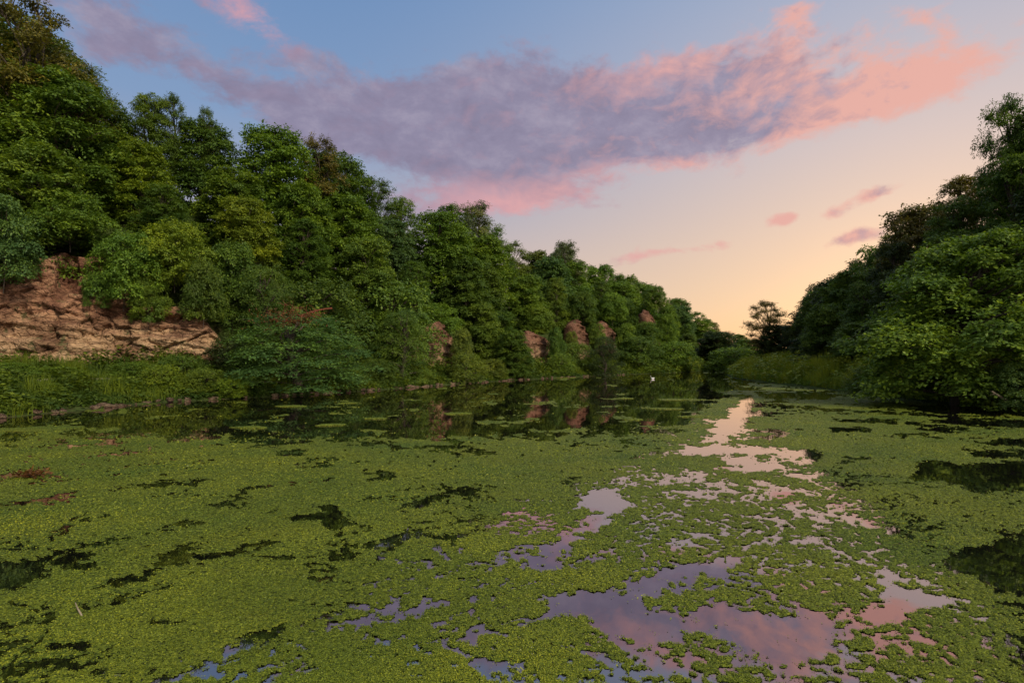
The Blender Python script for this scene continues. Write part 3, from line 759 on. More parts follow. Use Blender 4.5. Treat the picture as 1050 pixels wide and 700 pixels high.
def bank_plants(name, n_blade, n_leaf, region, hfun, mat, seed, wmul=1.0):
    """region(X,Y)->density 0..1 over a sampling box; blades + nettle-like leaves"""
    rng = np.random.default_rng(seed)
    (x0, x1, y0, y1), dens = region
    def pts(n):
        out = []
        tot = 0
        while tot < n:
            X = rng.uniform(x0, x1, n * 3); Y = rng.uniform(y0, y1, n * 3)
            k = rng.random(n * 3) < dens(X, Y)
            out.append(np.stack([X[k], Y[k]], 1)); tot += k.sum()
        return np.concatenate(out)[:n]
    A = pts(n_blade); Z = height(A[:, 0], A[:, 1])
    far = 0.7 + A[:, 1] / 60
    patch = np.clip(0.5 + 1.3 * fbm(A[:, 0] / 1.5, A[:, 1] / 1.5, seed=seed), 0, 1)
    Hb = hfun(A[:, 0], A[:, 1]) * rng.uniform(0.5, 1.15, n_blade) * (0.35 + 1.15 * patch)
    V, Q = blades(np.stack([A[:, 0], A[:, 1], Z - 0.03], 1), Hb, 0.028 * far * wmul * rng.uniform(0.7, 1.4, n_blade), rng)
    tri = Q[n_blade:, :3]; quad = Q[:n_blade]
    tint = np.repeat(np.clip(0.35 * rng.random(n_blade) + 0.65 * patch, 0, 1), 5)
    B = pts(n_leaf); Zb = height(B[:, 0], B[:, 1])
    patch2 = np.clip(0.5 + 1.3 * fbm(B[:, 0] / 1.3 + 9, B[:, 1] / 1.3, seed=seed + 1), 0, 1)
    up = hfun(B[:, 0], B[:, 1]) * rng.random(n_leaf) ** 0.7 * (0.25 + 1.35 * patch2) * 0.95
    a = rng.uniform(0, 6.28, n_leaf)
    D = np.stack([np.cos(a), np.sin(a), rng.uniform(-0.5, 0.3, n_leaf)], 1)
    N = np.array([0, 0, 1.0]) + rng.normal(size=(n_leaf, 3)) * 0.4
    Ln = 0.17 * (0.7 + B[:, 1] / 60) * rng.uniform(0.6, 1.4, n_leaf)
    V2, Q2 = leaves(np.stack([B[:, 0], B[:, 1], Zb + up], 1), D, N, Ln, Ln * 0.6, rng)
    tint2 = np.repeat(np.clip(0.5 * rng.random(n_leaf) + 0.5 * patch2, 0, 1), 4)
    nV = len(V)
    VV = np.concatenate([V, V2]); quads = np.concatenate([quad, Q2 + nV])
    # triangles as their own polygons
    me = bpy.data.meshes.new(name)
    me.vertices.add(len(VV)); me.vertices.foreach_set('co', VV.astype(np.float32).ravel())
    idx = np.concatenate([quads.ravel(), tri.ravel()]).astype(np.int32)
    st = np.concatenate([np.arange(len(quads)) * 4, len(quads) * 4 + np.arange(len(tri)) * 3]).astype(np.int32)
    me.loops.add(len(idx)); me.loops.foreach_set('vertex_index', idx)
    me.polygons.add(len(st)); me.polygons.foreach_set('loop_start', st)
    me.update(calc_edges=True)
    at = me.attributes.new('tint', 'FLOAT', 'POINT'); at.data.foreach_set('value', np.concatenate([tint, tint2]).astype(np.float32))
    me.materials.append(mat)
    o = link(name, me)
    tag(o, kind='stuff')
    return o

def left_region(X, Y):
    d, _, _ = seg_dist(X, Y, SHORE, True); ins = inside(X, Y, SHORE)
    cd, cs, _ = seg_dist(X, Y, CLIFF)
    pd, _, _ = seg_dist(X, Y, PATH)
    leftside = X < -2 + (Y - 58) * 0.72 + 6
    k = (~ins) & (d > 0.06) & ((cs < 0) | (cd < 0.8)) & leftside & (pd > 0.75) & (d < 14)
    return k * np.clip(28.0 / np.maximum(Y, 14), 0.25, 1) * np.where(d < 4, 1, 0.6)
def left_h(X, Y):
    d, _, _ = seg_dist(X, Y, SHORE, True); pd, _, _ = seg_dist(X, Y, PATH)
    return (0.34 + 0.63 * smooth(0.1, 2.5, d)) * (0.16 + 0.84 * smooth(0.6, 3.2, pd))
bank_plants('bank_grass', 120000, 110000, ((-34, 50, 14, 132), left_region), left_h, M['grass'], 71)

def right_region(X, Y):
    d, _, _ = seg_dist(X, Y, SHORE, True); ins = inside(X, Y, SHORE)
    rightside = X > 12 + np.maximum(0, (Y - 60) * 0.45)
    k = (~ins) & (d > 0.1) & (d < 9) & rightside & (Y > 20)
    return k * np.clip(40.0 / np.maximum(Y, 14), 0.3, 1) * np.where(d < 3.5, 1, 0.45)
def right_h(X, Y):
    d, _, _ = seg_dist(X, Y, SHORE, True)
    return 0.75 + 0.65 * smooth(0.1, 2.0, d)
bank_plants('reed_bed', 110000, 60000, ((18, 62, 20, 132), right_region), right_h, M['reed'], 72, wmul=1.1)

# ------------------------------------------------------------------ duckweed
pxs = np.arange(-170, 1221, 1.25)
pys = np.concatenate([np.arange(378.5, 440, 0.6), np.arange(440, 560, 0.8), np.arange(560, 790, 1.05)])
PX, PY = np.meshgrid(pxs, pys)
WX, WY = ground(PX, PY)
OPEN = [  # open water shapes, drawn on the photograph and laid down on the pond
    [(764, 403), (769, 405), (770, 424), (762, 438), (752, 446), (738, 446), (730, 440), (742, 428), (757, 414)], [(700, 459), (740, 455), (780, 457), (834, 462), (832, 468), (800, 465), (770, 463), (730, 466), (704, 464)], [(716, 446), (748, 447), (744, 451), (718, 450)], [(744, 471), (770, 469), (776, 473), (750, 475)],
    [(606, 503), (636, 500), (632, 508), (646, 514), (640, 521), (622, 526), (610, 538), (592, 544), (580, 548), (594, 536), (606, 524), (592, 518)],
    [(556, 556), (588, 548), (586, 560), (562, 566)], [(548, 570), (570, 567), (572, 578), (552, 580)],
    [(560, 614), (600, 607), (640, 598), (672, 588), (700, 578), (742, 566), (758, 580), (742, 590), (716, 588), (700, 600), (664, 606), (662, 616), (700, 622), (740, 616), (780, 622), (836, 626), (872, 624), (900, 612), (906, 602), (902, 590), (918, 588), (936, 604), (974, 613), (946, 619), (912, 634), (880, 628), (842, 640), (838, 660), (850, 676), (820, 672), (790, 668), (758, 652), (720, 640), (690, 652), (664, 654), (640, 645), (610, 628)],
    [(298, 530), (326, 526), (330, 516), (346, 514), (352, 524), (368, 532), (346, 538), (318, 537)],
    [(-30, 578), (8, 574), (30, 580), (62, 576), (40, 590), (10, 598), (-30, 596)], [(60, 577), (84, 572), (106, 570), (84, 584)], [(96, 600), (118, 592), (142, 588), (156, 586), (150, 594), (120, 604)], [(182, 564), (200, 556), (214, 555), (206, 564), (190, 570)],
    [(90, 560), (112, 552), (138, 546), (112, 560)], [(118, 612), (136, 606), (130, 616)], [(155, 602), (182, 598), (172, 606)],
    [(282, 462), (310, 460), (314, 465), (290, 466)], [(206, 519), (236, 512), (248, 511), (226, 520)], [(374, 484), (398, 480), (396, 487)], [(462, 503), (480, 500), (484, 506)], [(316, 576), (332, 572), (334, 578)], [(330, 592), (346, 588), (344, 595)],
    [(240, 652), (276, 642), (304, 632), (318, 630), (290, 650)], [(150, 636), (176, 630), (190, 634)], [(196, 690), (216, 676), (222, 680), (206, 692)],
    [(932, 474), (960, 472), (990, 474), (1080, 470), (1080, 502), (1020, 503), (988, 504), (960, 494), (936, 490)], [(974, 578), (988, 560), (1010, 550), (1060, 540), (1090, 550), (1090, 606), (1050, 606), (1020, 604), (1004, 594), (982, 586)],
    [(1030, 620), (1070, 614), (1070, 628), (1034, 626)], [(940, 432), (980, 429), (1100, 432), (1100, 438), (1010, 438)], [(1016, 450), (1090, 448), (1090, 454), (1020, 455)], [(846, 440), (880, 438), (892, 442), (856, 444)], [(860, 468), (886, 466), (888, 471), (866, 472)],
    [(930, 418), (1000, 414), (1100, 420), (1100, 427), (960, 425)], [(986, 462), (1080, 464), (1080, 468), (1000, 468)], [(785, 445), (800, 443), (806, 449), (790, 451)], [(862, 430), (920, 428), (918, 433), (870, 434)], [(770, 402), (860, 404), (850, 409), (790, 410)],
    [(760, 530), (790, 526), (800, 531), (775, 535)], [(690, 506), (716, 503), (736, 506), (716, 510)], [(726, 480), (790, 474), (800, 478), (748, 484)], [(790, 552), (836, 548), (830, 556)], [(810, 470), (836, 468), (830, 474)],
]
def streak(pts, w):
    a = np.array(pts, float)
    return [tuple(p) for p in a + [0, -w / 2]] + [tuple(p) for p in (a + [0, w / 2])[::-1]]
OPEN += [streak(p, w) for p, w in [
    ([(797, 482), (820, 488), (850, 502)], 3), ([(780, 494), (800, 500), (820, 507)], 3), ([(797, 522), (830, 525), (872, 529), (900, 540), (922, 545)], 3.5), ([(690, 505), (735, 512)], 3.5), ([(700, 480), (730, 492), (760, 503)], 3),
    ([(680, 494), (705, 486), (740, 478)], 3), ([(840, 520), (870, 512), (905, 512)], 2.5), ([(770, 560), (800, 550), (835, 556)], 3), ([(690, 560), (720, 548), (750, 545)], 4), ([(850, 560), (880, 575), (905, 578)], 3.5), ([(880, 655), (930, 648), (960, 655)], 4), ([(700, 678), (740, 690)], 4),
    ([(0, 583), (55, 575), (100, 560), (130, 547)], 3.5), ([(95, 621), (140, 612), (185, 600)], 3.5), ([(0, 634), (55, 631)], 3.5), ([(0, 660), (40, 663), (90, 664)], 4), ([(165, 695), (215, 676), (262, 658), (300, 646)], 4), ([(255, 660), (290, 645), (318, 631)], 4), ([(150, 545), (180, 538), (205, 535)], 3),
    ([(330, 590), (348, 576), (352, 560)], 3), ([(225, 570), (265, 556), (300, 552)], 3), ([(60, 548), (90, 530), (118, 526)], 2.5), ([(0, 520), (40, 512), (80, 508)], 2.5), ([(350, 545), (348, 560), (362, 568)], 3.5), ([(395, 560), (430, 548), (470, 545)], 2.5), ([(250, 500), (290, 494), (340, 490)], 2), ([(120, 500), (170, 492), (200, 490)], 2), ([(420, 520), (450, 510)], 2.5), ([(380, 640), (420, 622), (452, 612)], 4), ([(20, 690), (70, 680), (110, 682)], 4)]]
YS = 2.0                                                       # foreshortening used when measuring to a shape's edge
cover = np.full(PX.shape, 0.60)
edge = np.interp(PX, [-200, 0, 150, 300, 420, 520, 600, 690, 718, 745, 760, 800, 900, 1100], [455, 450, 448, 449, 453, 452, 440, 435, 420, 404, 397, 392, 396, 405])
cover = np.where(PY < edge, -0.42, cover)
bl = np.clip((PY - edge) / (0.10 * (PY - 360) + 2), -1, 1)
cover = np.where(np.abs(bl) < 1, 0.10 + 0.52 * bl, cover)
right_far = (PX > 745) & (PY < 450)
cover = np.where(right_far & (PY > edge), np.minimum(cover, 0.24), cover)
lowr = smooth(530, 680, PX) * smooth(440, 500, PY) * (1 - smooth(900, 1000, PX) * 0.5)
cover = cover - 0.29 * lowr - 0.05 * smooth(540, 690, PY)
cell = WY / F * 1.25
def wfbm(wl, octs, seed, sx=1.0, sy=1.0):
    a, s, t = 1.0, 0, 0.0
    for o in range(octs):
        L = wl / 2.0 ** o
        fade = np.clip(L / cell / 2.2 - 0.5, 0, 1)
        c, sn = math.cos(o * 0.8), math.sin(o * 0.8)
        s = s + a * fade * vnoise((WX * c - WY * sn) / (L * sx) + 31.7 * o, (WX * sn + WY * c) / (L * sy) + 11.1 * o, seed=seed + o)
        t += a; a *= 0.72
    return s / t
wfb = wfbm(0.8, 5, 610); wfb = wfb / wfb[300:].std()
wfb2 = wfbm(0.8, 5, 620); wfb2 = wfb2 / wfb2[300:].std()
for poly in OPEN:
    q = np.array(poly, float)
    lo, hi = q.min(0) - 30, q.max(0) + 30
    r0, r1 = np.searchsorted(pys, lo[1]), np.searchsorted(pys, hi[1]); c0, c1 = np.searchsorted(pxs, lo[0]), np.searchsorted(pxs, hi[0])
    if r1 <= r0: continue
    sx, sy = PX[r0:r1, c0:c1], PY[r0:r1, c0:c1]
    qs = q * np.array([1, YS])
    amp = 0.028 * (sy - 366) + 1.5
    jx, jy = wfb[r0:r1, c0:c1], wfb2[r0:r1, c0:c1]
    sx, wy = sx + amp * jx, sy + amp * jy * 0.35
    d, _, _ = seg_dist(sx, wy * YS, qs, True)
    ins = inside(sx, wy * YS, qs)
    sd = np.where(ins, -d, d)
    w = 0.026 * (sy - 366) + 2
    cover[r0:r1, c0:c1] = np.minimum(cover[r0:r1, c0:c1], np.where(sd < 0, np.maximum(sd / w, -1.0) * 0.95 - 0.05, sd / w * 0.42 - 0.05))
nz = wfbm(1.5, 7, 500); nz = nz / nz[300:].std()
pxn = fbm(PX / 13, PY / 4.2, octaves=3, seed=520)              # streaks of drifting pads
crk = np.abs(fbm(WX * 0.55 + 0.35 * WY, WY * 0.62, octaves=4, seed=530))
crk_on = smooth(0.0, 0.35, fbm(WX * 0.16, WY * 0.16, octaves=2, seed=540) + 0.1)
rx, ry = WX * 0.86 + WY * 0.5, WY * 0.86 - WX * 0.5
crk3 = np.abs(fbm(rx * 0.5, ry * 1.6 + 3, octaves=5, gain=0.6, seed=535))
hf = wfbm(0.065, 2, 580); hf = hf / hf[300:].std()
crk2 = np.abs(fbm(WX * 1.3 - 0.5 * WY, WY * 1.2 + 7, octaves=4, seed=533))
field = cover + (0.21 - 0.10 * lowr) * nz + (0.31 + 0.11 * lowr) * hf - 0.55 * (1 - smooth(0.0, 0.09, crk2)) * smooth(-0.1, 0.25, fbm(WX * 0.3 + 4, WY * 0.3, octaves=2, seed=541)) - 1.0 * (1 - smooth(0.0, 0.05, crk3)) * smooth(-0.3, 0.1, fbm(WX * 0.22 + 8, WY * 0.22, octaves=2, seed=542)) + 0.35 * pxn * np.where(PY < edge + 10, 1.6, 0.8) - 0.8 * (1 - smooth(0.0, 0.06, crk)) * crk_on
ond = inside(WX, WY, SHORE)
field = np.where(ond, field, -1)
rows, cols = field.shape
fq = (field[:-1, :-1] + field[1:, :-1] + field[:-1, 1:] + field[1:, 1:]) / 4
keep = fq > 0
thick = np.clip(field, 0, 0.6)
WZ = 0.004 + 0.006 * smooth(0, 0.3, thick) + 0.006 * smooth(0.1, 0.6, thick) * (0.5 + 0.5 * wfbm(0.35, 3, 560))
vid = (np.arange(rows - 1)[:, None] * cols + np.arange(cols - 1)[None, :])[keep]
Qs = np.stack([vid, vid + cols, vid + cols + 1, vid + 1], 1)
used, inv = np.unique(Qs.ravel(), return_inverse=True)
SV = np.stack([WX.ravel(), WY.ravel(), WZ.ravel()], 1)[used]
jit = RNG.normal(size=(len(SV), 2)) * (SV[:, 1:2] / F * 0.35); SV[:, :2] += jit
dw = link('duckweed', np_mesh('duckweed', SV, inv.reshape(-1, 4)[:, ::-1], M['weed'], True))
tag(dw, kind='stuff')
nl = 1050000
lpx = RNG.uniform(-150, 1200, nl); lpy = 398 + (790 - 398) * RNG.random(nl) ** 0.92
ri = np.clip(np.searchsorted(pys, lpy), 0, rows - 1); ci = np.clip(np.searchsorted(pxs, lpx), 0, cols - 1)
fv = field[ri, ci]
k = (fv > -0.30) & (RNG.random(nl) < np.where(fv < 0, 0.22 + 0.6 * fv, 0.3 + 1.5 * np.clip(fv, 0, 1)))
lx, ly = ground(lpx[k], lpy[k]); n = k.sum(); lz = WZ[ri, ci][k] + RNG.uniform(0.0, 0.008, n)
a = RNG.uniform(0, 6.28, n)
sz = np.maximum(0.007, ly / F * RNG.uniform(0.6, 2.1, n)) ; sz = np.minimum(sz, 0.14)
LV, LQ = leaves(np.stack([lx, ly, lz], 1), np.stack([np.cos(a), np.sin(a), RNG.uniform(-0.05, 0.18, n)], 1), np.array([0, 0, 1.0]) + RNG.normal(size=(n, 3)) * 0.35, sz, sz * 0.75, RNG)
pt = 0.5 + 0.5 * fbm(lx * 0.5, ly * 0.5, octaves=4, seed=570)
lt = np.repeat(np.clip(0.55 * RNG.random(n) + 0.5 * pt - 0.05, 0, 1), 4)
tag(link('duckweed_leaflets', np_mesh('duckweed_leaflets', LV, LQ, M['weed_leaf'], False, {'tint': lt})), kind='stuff')

# floating mats in the open water, one by one
PADS = [(557, 440, 56, 'upper'), (0, 0, 0, '')]
PADS = [(693, 409.5, 44, 'long bright green mat floating in the far dark water'), (682, 419, 36, 'bright green mat floating nearest the long far mat'), (640, 408.5, 26, 'thin grey-green mat off the foot of the conical tree'),
        (705, 427, 28, 'thin mat at the edge of the orange reflection'), (298, 416.5, 34, 'flat green mat beside the layered waterside shrub'), (358, 413, 20, 'small pale mat just beyond the layered shrub'),
        (262, 438, 34, 'green mat close to the main weed edge below the low cliff end'), (340, 435.5, 28, 'pale green mat in the dark water below the layered shrub'), (30, 440, 80, 'broad mat along the water edge under the tall cliff end'),
        (470, 424, 26, 'small mat in the first crag reflection'), (385, 429, 22, 'tiny mat between layered shrub and weed edge'), (648, 430, 24, 'mat floating between the crag reflections'), (570, 383.2 + 4, 36, 'narrow mat lying along the shore under the second crag')]
for i, (px, py, wpx, lab) in enumerate(PADS):
    x, y = ground(px, py); r = wpx / F * y / 2
    rng = np.random.default_rng(900 + i)
    nt_, nr_ = 48, 7
    th = np.linspace(0, 2 * math.pi, nt_, endpoint=False)
    rad = 0.9 + 0.5 * vnoise(np.cos(th) * 1.6 + i * 9, np.sin(th) * 1.6, seed=7) + 0.25 * vnoise(np.cos(th) * 5 + i, np.sin(th) * 5, seed=8)
    V = [(0, 0, 0.03)]
    for q in range(1, nr_ + 1):
        f = q / nr_
        for j in range(nt_):
            V.append((math.cos(th[j]) * rad[j] * f * r, math.sin(th[j]) * rad[j] * f * r * 0.6, 0.03 * (1 - f ** 4) + 0.005 + 0.01 * rng.random()))
    for j in range(nt_):
        V.append((math.cos(th[j]) * rad[j] * r * 0.98, math.sin(th[j]) * rad[j] * r * 0.58, -0.03))
    me = bpy.data.meshes.new('floating_mat')
    fc = [(0, 1 + j, 1 + (j + 1) % nt_) for j in range(nt_)]
    fc += [(1 + (q) * nt_ + j, 1 + (q + 1) * nt_ + j, 1 + (q + 1) * nt_ + (j + 1) % nt_, 1 + q * nt_ + (j + 1) % nt_) for q in range(nr_) for j in range(nt_)]
    me.from_pydata(V, [], fc); me.materials.append(M['weed']); me.update()
    tag(link('floating_mat', me, None, (x, y, 0.008)), lab, 'weed mat', 'weed mats adrift in the open water')

# ------------------------------------------------------------------ odd things
# dead red branches hanging in the shrub
rng = np.random.default_rng(77)
g = Geo()
for i in range(26):
    a = np.array([rng.uniform(-1.4, 1.4), rng.uniform(-0.5, 0.5), rng.uniform(-0.4, 0.3)])
    e = a + np.array([rng.uniform(-1.3, 1.3), rng.uniform(-1.2, -0.1), rng.uniform(-0.5, 0.7)])
    P = limb(g, a, e, 0.035, 0.01, rng, n=5, sides=5)
    for _ in range(5):
        s = P[rng.integers(1, 5)]
        limb(g, s, s + rng.normal(size=3) * np.array([0.4, 0.3, 0.3]), 0.014, 0.006, rng, n=3, sides=4)
limb(g, (2.4, 0.8, 0.7), (0.2, 0.1, -0.1), 0.07, 0.04, rng); limb(g, (0.2, 0.1, -0.1), (-1.6, -0.3, -0.3), 0.04, 0.015, rng)
b0 = empty('dead_bough', (gx(298, 36.6), 36.6, gz(326, 36.6)))
link('branch', g.mesh('dead_bough_branch', M['twig_red']), b0)
n = 520
P = rng.normal(size=(n, 3)) * np.array([1.1, 0.5, 0.35]) + np.array([0, -0.5, 0])
V, Q = leaves(P, rng.normal(size=(n, 3)), rng.normal(size=(n, 3)) + np.array([0, 0, 1]), rng.uniform(0.1, 0.22, n), rng.uniform(0.05, 0.1, n), rng)
link('leaves', np_mesh('dead_bough_leaves', V, Q, M['red_leaf'], False, {'tint': np.repeat(rng.random(n), 4)}), b0)
tag(b0, 'dead bough of rust-red twigs caught on the layered waterside shrub', 'branch')

# rusty plant floating in the weed
x, y = ground(36, 488)
n = 260
P = rng.normal(size=(n, 3)).clip(-1.9, 1.9) * np.array([0.15, 0.11, 0.02]) + np.array([0, 0, 0.06])
P[:, 2] = np.abs(P[:, 2])
V, Q = leaves(P, rng.normal(size=(n, 3)) * np.array([1, 1, 0.4]) + np.array([0, 0, 0.25]), rng.normal(size=(n, 3)) * 0.5 + np.array([0, 0, 1]), rng.uniform(0.06, 0.15, n), rng.uniform(0.02, 0.05, n), rng)
tag(link('rusty_plant', np_mesh('rusty_plant', V, Q, M['red_leaf'], False, {'tint': np.repeat(rng.random(n), 4)}), None, (x, y, 0.01)), 'clump of rust-red leaves floating alone in the green weed', 'water plant')

# twig sticking out of the weed
x, y = ground(85, 626)
g = Geo(); g.tube([(-0.06, 0.05, 0.08), (0.0, 0, 0.05), (0.08, -0.05, 0.0), (0.12, -0.08, -0.05)], [0.004, 0.007, 0.009, 0.01], 6)
tag(link('twig', g.mesh('twig', M['wood_pale']), None, (x, y, 0.01)), 'short pale twig poking out of the duckweed beside a dark hole', 'twig')

# fallen bough under the willow
g = Geo(); P = limb(g, (1.4, 0.3, 0.1), (-0.7, -0.4, 1.0), 0.07, 0.03, rng, sag=-0.05); limb(g, P[3], P[3] + np.array([-0.5, 0, 0.1]), 0.03, 0.01, rng)
tag(link('fallen_branch', g.mesh('fallen_branch', M['wood_pale']), None, (21.9, 25.6, 0.0)), 'bare pale branch slanting into the water below the overhanging tree', 'branch')

# white water bird
def skin_bird():
    x, y = ground(669, 388.5)
    root = empty('water_bird', (x, y, 0.0))
    n, m = 12, 14
    V, Q = [], []
    prof = [(-0.34, .01, .22), (-0.28, .05, .18), (-0.18, .11, .12), (-0.05, .15, .09), (0.08, .15, .09), (0.18, .11, .12), (0.23, .07, .18), (0.245, .045, .26), (0.25, .04, .34), (0.265, .042, .40), (0.29, .05, .435), (0.32, .045, .435), (0.345, .03, .425), (0.355, .008, .42)]
    for (px_, r, z) in prof:
        for j in range(n):
            t = 2 * math.pi * j / n
            V.append((px_ + (0.0 if z < .2 else 0), math.cos(t) * r, z + math.sin(t) * r * 0.8))
    for i in range(len(prof) - 1):
        for j in range(n):
            Q.append((i * n + j, i * n + (j + 1) % n, (i + 1) * n + (j + 1) % n, (i + 1) * n + j))
    link('body', np_mesh('water_bird_body', V, Q, M['white'], True), root)
    g = Geo(); g.tube([(0.35, 0, 0.42), (0.39, 0, 0.412), (0.42, 0, 0.405)], [0.02, 0.014, 0.003], 6)
    link('beak', g.mesh('water_bird_beak', M['beak']), root)
    root.rotation_euler = (0, 0, math.radians(200)); root.scale = (0.8,) * 3
    tag(root, 'tiny white water bird swimming off the far left shore', 'bird')
skin_bird()

# ------------------------------------------------------------------ sky
world = bpy.data.worlds.new('World'); SC.world = world; world.use_nodes = True
nt = world.node_tree; nt.nodes.clear()
wout = nt.nodes.new('ShaderNodeOutputWorld'); bg = nt.nodes.new('ShaderNodeBackground')
nt.links.new(bg.outputs[0], wout.inputs[0])
dirv = nd(nt, 'ShaderNodeTexCoord').outputs['Generated']
nrm = nd(nt, 'ShaderNodeVectorMath', {0: dirv}, operation='NORMALIZE').outputs[0]
sep = nd(nt, 'ShaderNodeSeparateXYZ', {0: nrm})
az = mth(nt, 'ARCTAN2', sep.outputs[0], sep.outputs[1])
el = mth(nt, 'ARCSINE', sep.outputs[2])
def srgb(r, g, b):
    return tuple((c / 255 / 12.92 if c / 255 <= 0.04045 else ((c / 255 + 0.055) / 1.055) ** 2.4) for c in (r, g, b))
def azel(px, py):
    a = math.atan((px - CX) / F); return a, math.atan((HY - py) / F * math.cos(a))
D2 = math.radians
# clear sky: warm low on the right, blue high and left
eln = mth(nt, 'DIVIDE', el, D2(60), clamp=True)
warm = ramp(nt, eln, [(0.0, srgb(254, 209, 158)), (0.07, srgb(252, 214, 174)), (0.17, srgb(242, 210, 186)), (0.30, srgb(222, 204, 202)), (0.46, srgb(190, 192, 210)), (0.62, srgb(150, 178, 215)), (1.0, srgb(140, 170, 215))])
cool = ramp(nt, eln, [(0.0, srgb(240, 200, 165)), (0.10, srgb(220, 196, 185)), (0.22, srgb(180, 180, 198)), (0.36, srgb(138, 166, 206)), (0.55, srgb(116, 152, 200)), (1.0, srgb(112, 146, 198))])
azf = nd(nt, 'ShaderNodeMapRange', {0: az, 1: D2(-22), 2: D2(40), 3: 0.0, 4: 1.0}, interpolation_type='SMOOTHSTEP').outputs[0]
base = mixc(nt, azf, cool, warm)
sky = nd(nt, 'ShaderNodeTexSky', sky_type='NISHITA', sun_disc=False, sun_elevation=D2(3), sun_rotation=D2(38), air_density=1.0, dust_density=1.5)
skyc = mixc(nt, 1.0, sky.outputs[0], (0.10, 0.10, 0.10, 1), 'MULTIPLY')
base = mixc(nt, 0.15, base, skyc)
# cloud cover
uv = nd(nt, 'ShaderNodeCombineXYZ', {0: az, 1: el}).outputs[0]
wn = nd(nt, 'ShaderNodeTexNoise', {'Vector': uv, 'Scale': 5.0, 'Detail': 4.0}).outputs['Color']
wv_ = nd(nt, 'ShaderNodeVectorMath', {0: wn, 1: (0.5, 0.5, 0.5)}, operation='SUBTRACT').outputs[0]
wv_ = nd(nt, 'ShaderNodeVectorMath', {0: wv_, 3: 0.055}, operation='SCALE').outputs[0]
uvw = nd(nt, 'ShaderNodeVectorMath', {0: uv, 1: wv_}, operation='ADD').outputs[0]
def blob(px, py, rx, ry, rot, wgt, vec):
    a, e = azel(px, py)
    mp = nd(nt, 'ShaderNodeMapping', {0: vec, 1: (a, e, 0), 2: (0, 0, D2(rot)), 3: (rx / F, ry / F, 1)}, vector_type='TEXTURE').outputs[0]
    ln = nd(nt, 'ShaderNodeVectorMath', {0: mp}, operation='LENGTH').outputs['Value']
    f = nd(nt, 'ShaderNodeMapRange', {0: ln, 1: 0.0, 2: 1.0, 3: wgt, 4: 0.0}, interpolation_type='SMOOTHSTEP').outputs[0]
    return f
def total(blobs, vec):
    s = None
    for b in blobs:
        f = blob(*b, vec)
        s = f if s is None else mth(nt, 'ADD', s, f)
    return s
BODY = [(430, 112, 240, 72, 0, 0.9), (600, 105, 260, 82, 0, 0.95), (765, 98, 230, 78, 5, 0.95), (925, 90, 170, 32, 9, 0.75), (1030, 70, 110, 16, 12, 0.32), (520, 196, 165, 40, -3, 1.0), (320, 122, 130, 46, -4, 0.75), (480, 158, 210, 46, -3, 0.75), (650, 150, 120, 36, 0, 0.5),
        (120, 20, 160, 50, -8, 0.85), (244, 4, 62, 26, -10, 0.8), (310, 60, 60, 20, 0, 0.5), (815, 10, 30, 18, 0, 0.5), (950, 20, 40, 10, -35, 0.26), (655, 264, 54, 13, 4, 0.72), (712, 257, 60, 9, 4, 0.5), (740, 248, 26, 9, 0, 0.55), (806, 224, 22, 11, 0, 0.85), (855, 220, 26, 10, 0, 0.75), (898, 202, 42, 12, 10, 0.75), (878, 243, 52, 9, 10, 0.75), (400, 210, 160, 30, 0, 0.5)]
dens0 = total(BODY, uvw)
n1 = nd(nt, 'ShaderNodeTexNoise', {'Vector': nd(nt, 'ShaderNodeMapping', {0: uvw, 3: (1, 1.8, 1)}).outputs[0], 'Scale': 8.5, 'Detail': 12.0, 'Roughness': 0.66}).outputs[0]
lit_uv = nd(nt, 'ShaderNodeVectorMath', {0: uvw, 1: (0.035, -0.03, 0)}, operation='ADD').outputs[0]
n1b = nd(nt, 'ShaderNodeTexNoise', {'Vector': nd(nt, 'ShaderNodeMapping', {0: lit_uv, 3: (1, 1.8, 1)}).outputs[0], 'Scale': 8.5, 'Detail': 12.0, 'Roughness': 0.66}).outputs[0]
n3 = nd(nt, 'ShaderNodeTexNoise', {'Vector': nd(nt, 'ShaderNodeMapping', {0: uvw, 3: (1, 1.6, 1)}).outputs[0], 'Scale': 30.0, 'Detail': 8.0, 'Roughness': 0.6}).outputs[0]
dens = mth(nt, 'ADD', dens0, mth(nt, 'MULTIPLY', mth(nt, 'SUBTRACT', n1, 0.5), 1.95))
dens = mth(nt, 'ADD', dens, mth(nt, 'MULTIPLY', mth(nt, 'SUBTRACT', n3, 0.5), 0.7))
alpha = nd(nt, 'ShaderNodeMapRange', {0: dens, 1: 0.28, 2: 0.86, 3: 0.0, 4: 0.9}, interpolation_type='SMOOTHSTEP').outputs[0]
PINK = [(520, 208, 170, 36, -3, 1.0), (690, 56, 150, 40, 10, 0.7), (840, 68, 140, 46, 6, 0.8), (960, 88, 170, 46, 9, 1.0), (640, 178, 130, 28, 0, 0.7), (780, 158, 140, 24, 4, 0.7), (250, 8, 70, 30, -20, 1.0), (815, 12, 60, 36, 0, 0.9), (950, 18, 80, 40, 0, 0.8), (810, 230, 180, 50, 8, 1.2), (690, 260, 140, 34, 0, 1.1), (1040, 60, 160, 80, 0, 0.7)]
pk = total(PINK, uvw)
n2 = nd(nt, 'ShaderNodeTexNoise', {'Vector': nd(nt, 'ShaderNodeMapping', {0: uvw, 3: (1, 1.6, 1)}).outputs[0], 'Scale': 24.0, 'Detail': 8.0, 'Roughness': 0.6, 'Distortion': 0.5}).outputs[0]
lit2 = nd(nt, 'ShaderNodeVectorMath', {0: uvw, 1: (0.012, -0.011, 0)}, operation='ADD').outputs[0]
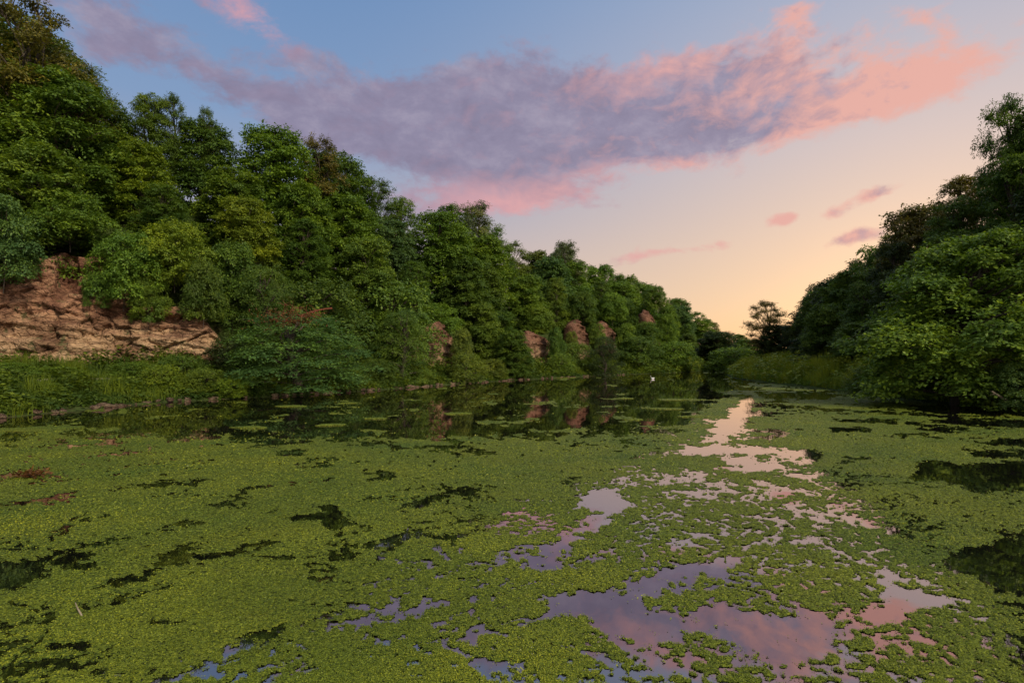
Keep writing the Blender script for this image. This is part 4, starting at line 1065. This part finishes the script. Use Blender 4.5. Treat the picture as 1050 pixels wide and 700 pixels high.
n2b = nd(nt, 'ShaderNodeTexNoise', {'Vector': nd(nt, 'ShaderNodeMapping', {0: lit2, 3: (1, 1.6, 1)}).outputs[0], 'Scale': 24.0, 'Detail': 8.0, 'Roughness': 0.6, 'Distortion': 0.5}).outputs[0]
relief2 = mth(nt, 'MULTIPLY', mth(nt, 'SUBTRACT', n2, n2b), mth(nt, 'ADD', mth(nt, 'MULTIPLY', azf, 1.6), 0.15))
relief = mth(nt, 'MULTIPLY', mth(nt, 'SUBTRACT', n1, n1b), 1.5)
pk = mth(nt, 'ADD', mth(nt, 'ADD', pk, mth(nt, 'MULTIPLY', relief, mth(nt, 'ADD', mth(nt, 'MULTIPLY', azf, 1.0), 0.15))), relief2)
pk = mth(nt, 'ADD', pk, mth(nt, 'MULTIPLY', mth(nt, 'MULTIPLY', mth(nt, 'SUBTRACT', 0.75, alpha), 0.35), azf), clamp=True)
greyc = ramp(nt, nd(nt, 'ShaderNodeMapRange', {0: n1b, 1: 0.3, 2: 0.7}).outputs[0], [(0, srgb(128, 119, 144)), (0.5, srgb(144, 135, 160)), (1, srgb(168, 158, 178))])
pinkc = mixc(nt, azf, srgb(214, 160, 170), srgb(236, 176, 162))
cloudc = mixc(nt, pk, greyc, pinkc)
full = mixc(nt, alpha, base, cloudc)
# the high and rear sky, paler and brighter than the strip ahead
hi = nd(nt, 'ShaderNodeMapRange', {0: el, 1: D2(38), 2: D2(62), 3: 0.0, 4: 1.0}, interpolation_type='SMOOTHSTEP').outputs[0]
full = mixc(nt, hi, full, (0.50, 0.56, 0.68, 1))
rear = nd(nt, 'ShaderNodeMapRange', {0: sep.outputs[1], 1: 0.15, 2: -0.5, 3: 0.0, 4: 1.0}, interpolation_type='SMOOTHSTEP').outputs[0]
full = mixc(nt, rear, full, (0.52, 0.50, 0.54, 1))
nt.links.new(full, bg.inputs[0]); bg.inputs[1].default_value = 1.0

# ------------------------------------------------------------------ sun, camera, render
sd_ = bpy.data.lights.new('fill_sun', 'SUN'); sd_.energy = 3.6; sd_.angle = D2(6); sd_.color = (1.0, 0.86, 0.68)
so = bpy.data.objects.new('fill_sun', sd_); COL.objects.link(so)
SAZ, SEL = D2(138), D2(33)  # added from behind the camera to light foliage and rock; sunset is ahead
to_fill_sun = Vector((math.sin(SAZ) * math.cos(SEL), math.cos(SAZ) * math.cos(SEL), math.sin(SEL)))
so.rotation_euler = to_fill_sun.to_track_quat('Z', 'Y').to_euler(); so.location = to_fill_sun * 60

cam = bpy.data.cameras.new('camera'); co = bpy.data.objects.new('camera', cam); COL.objects.link(co)
cam.sensor_width = 36; cam.lens = 36 * F / 1050; cam.clip_end = 6000; cam.clip_start = 0.05
co.location = (0, 0, CH); co.rotation_euler = (math.pi / 2 + math.atan((HY - 350) / F), 0, 0)
SC.camera = co
vs = SC.view_settings; vs.view_transform = 'Standard'; vs.look = 'None'; vs.exposure = 0.0; vs.gamma = 1.0; vs.use_curve_mapping = False
SC.render.engine = 'CYCLES'
cy = SC.cycles
cy.max_bounces = 5; cy.diffuse_bounces = 2; cy.glossy_bounces = 3; cy.transmission_bounces = 2; cy.transparent_max_bounces = 4
cy.use_denoising = True; cy.sample_clamp_indirect = 6
cy.use_adaptive_sampling = True; cy.adaptive_threshold = 0.02
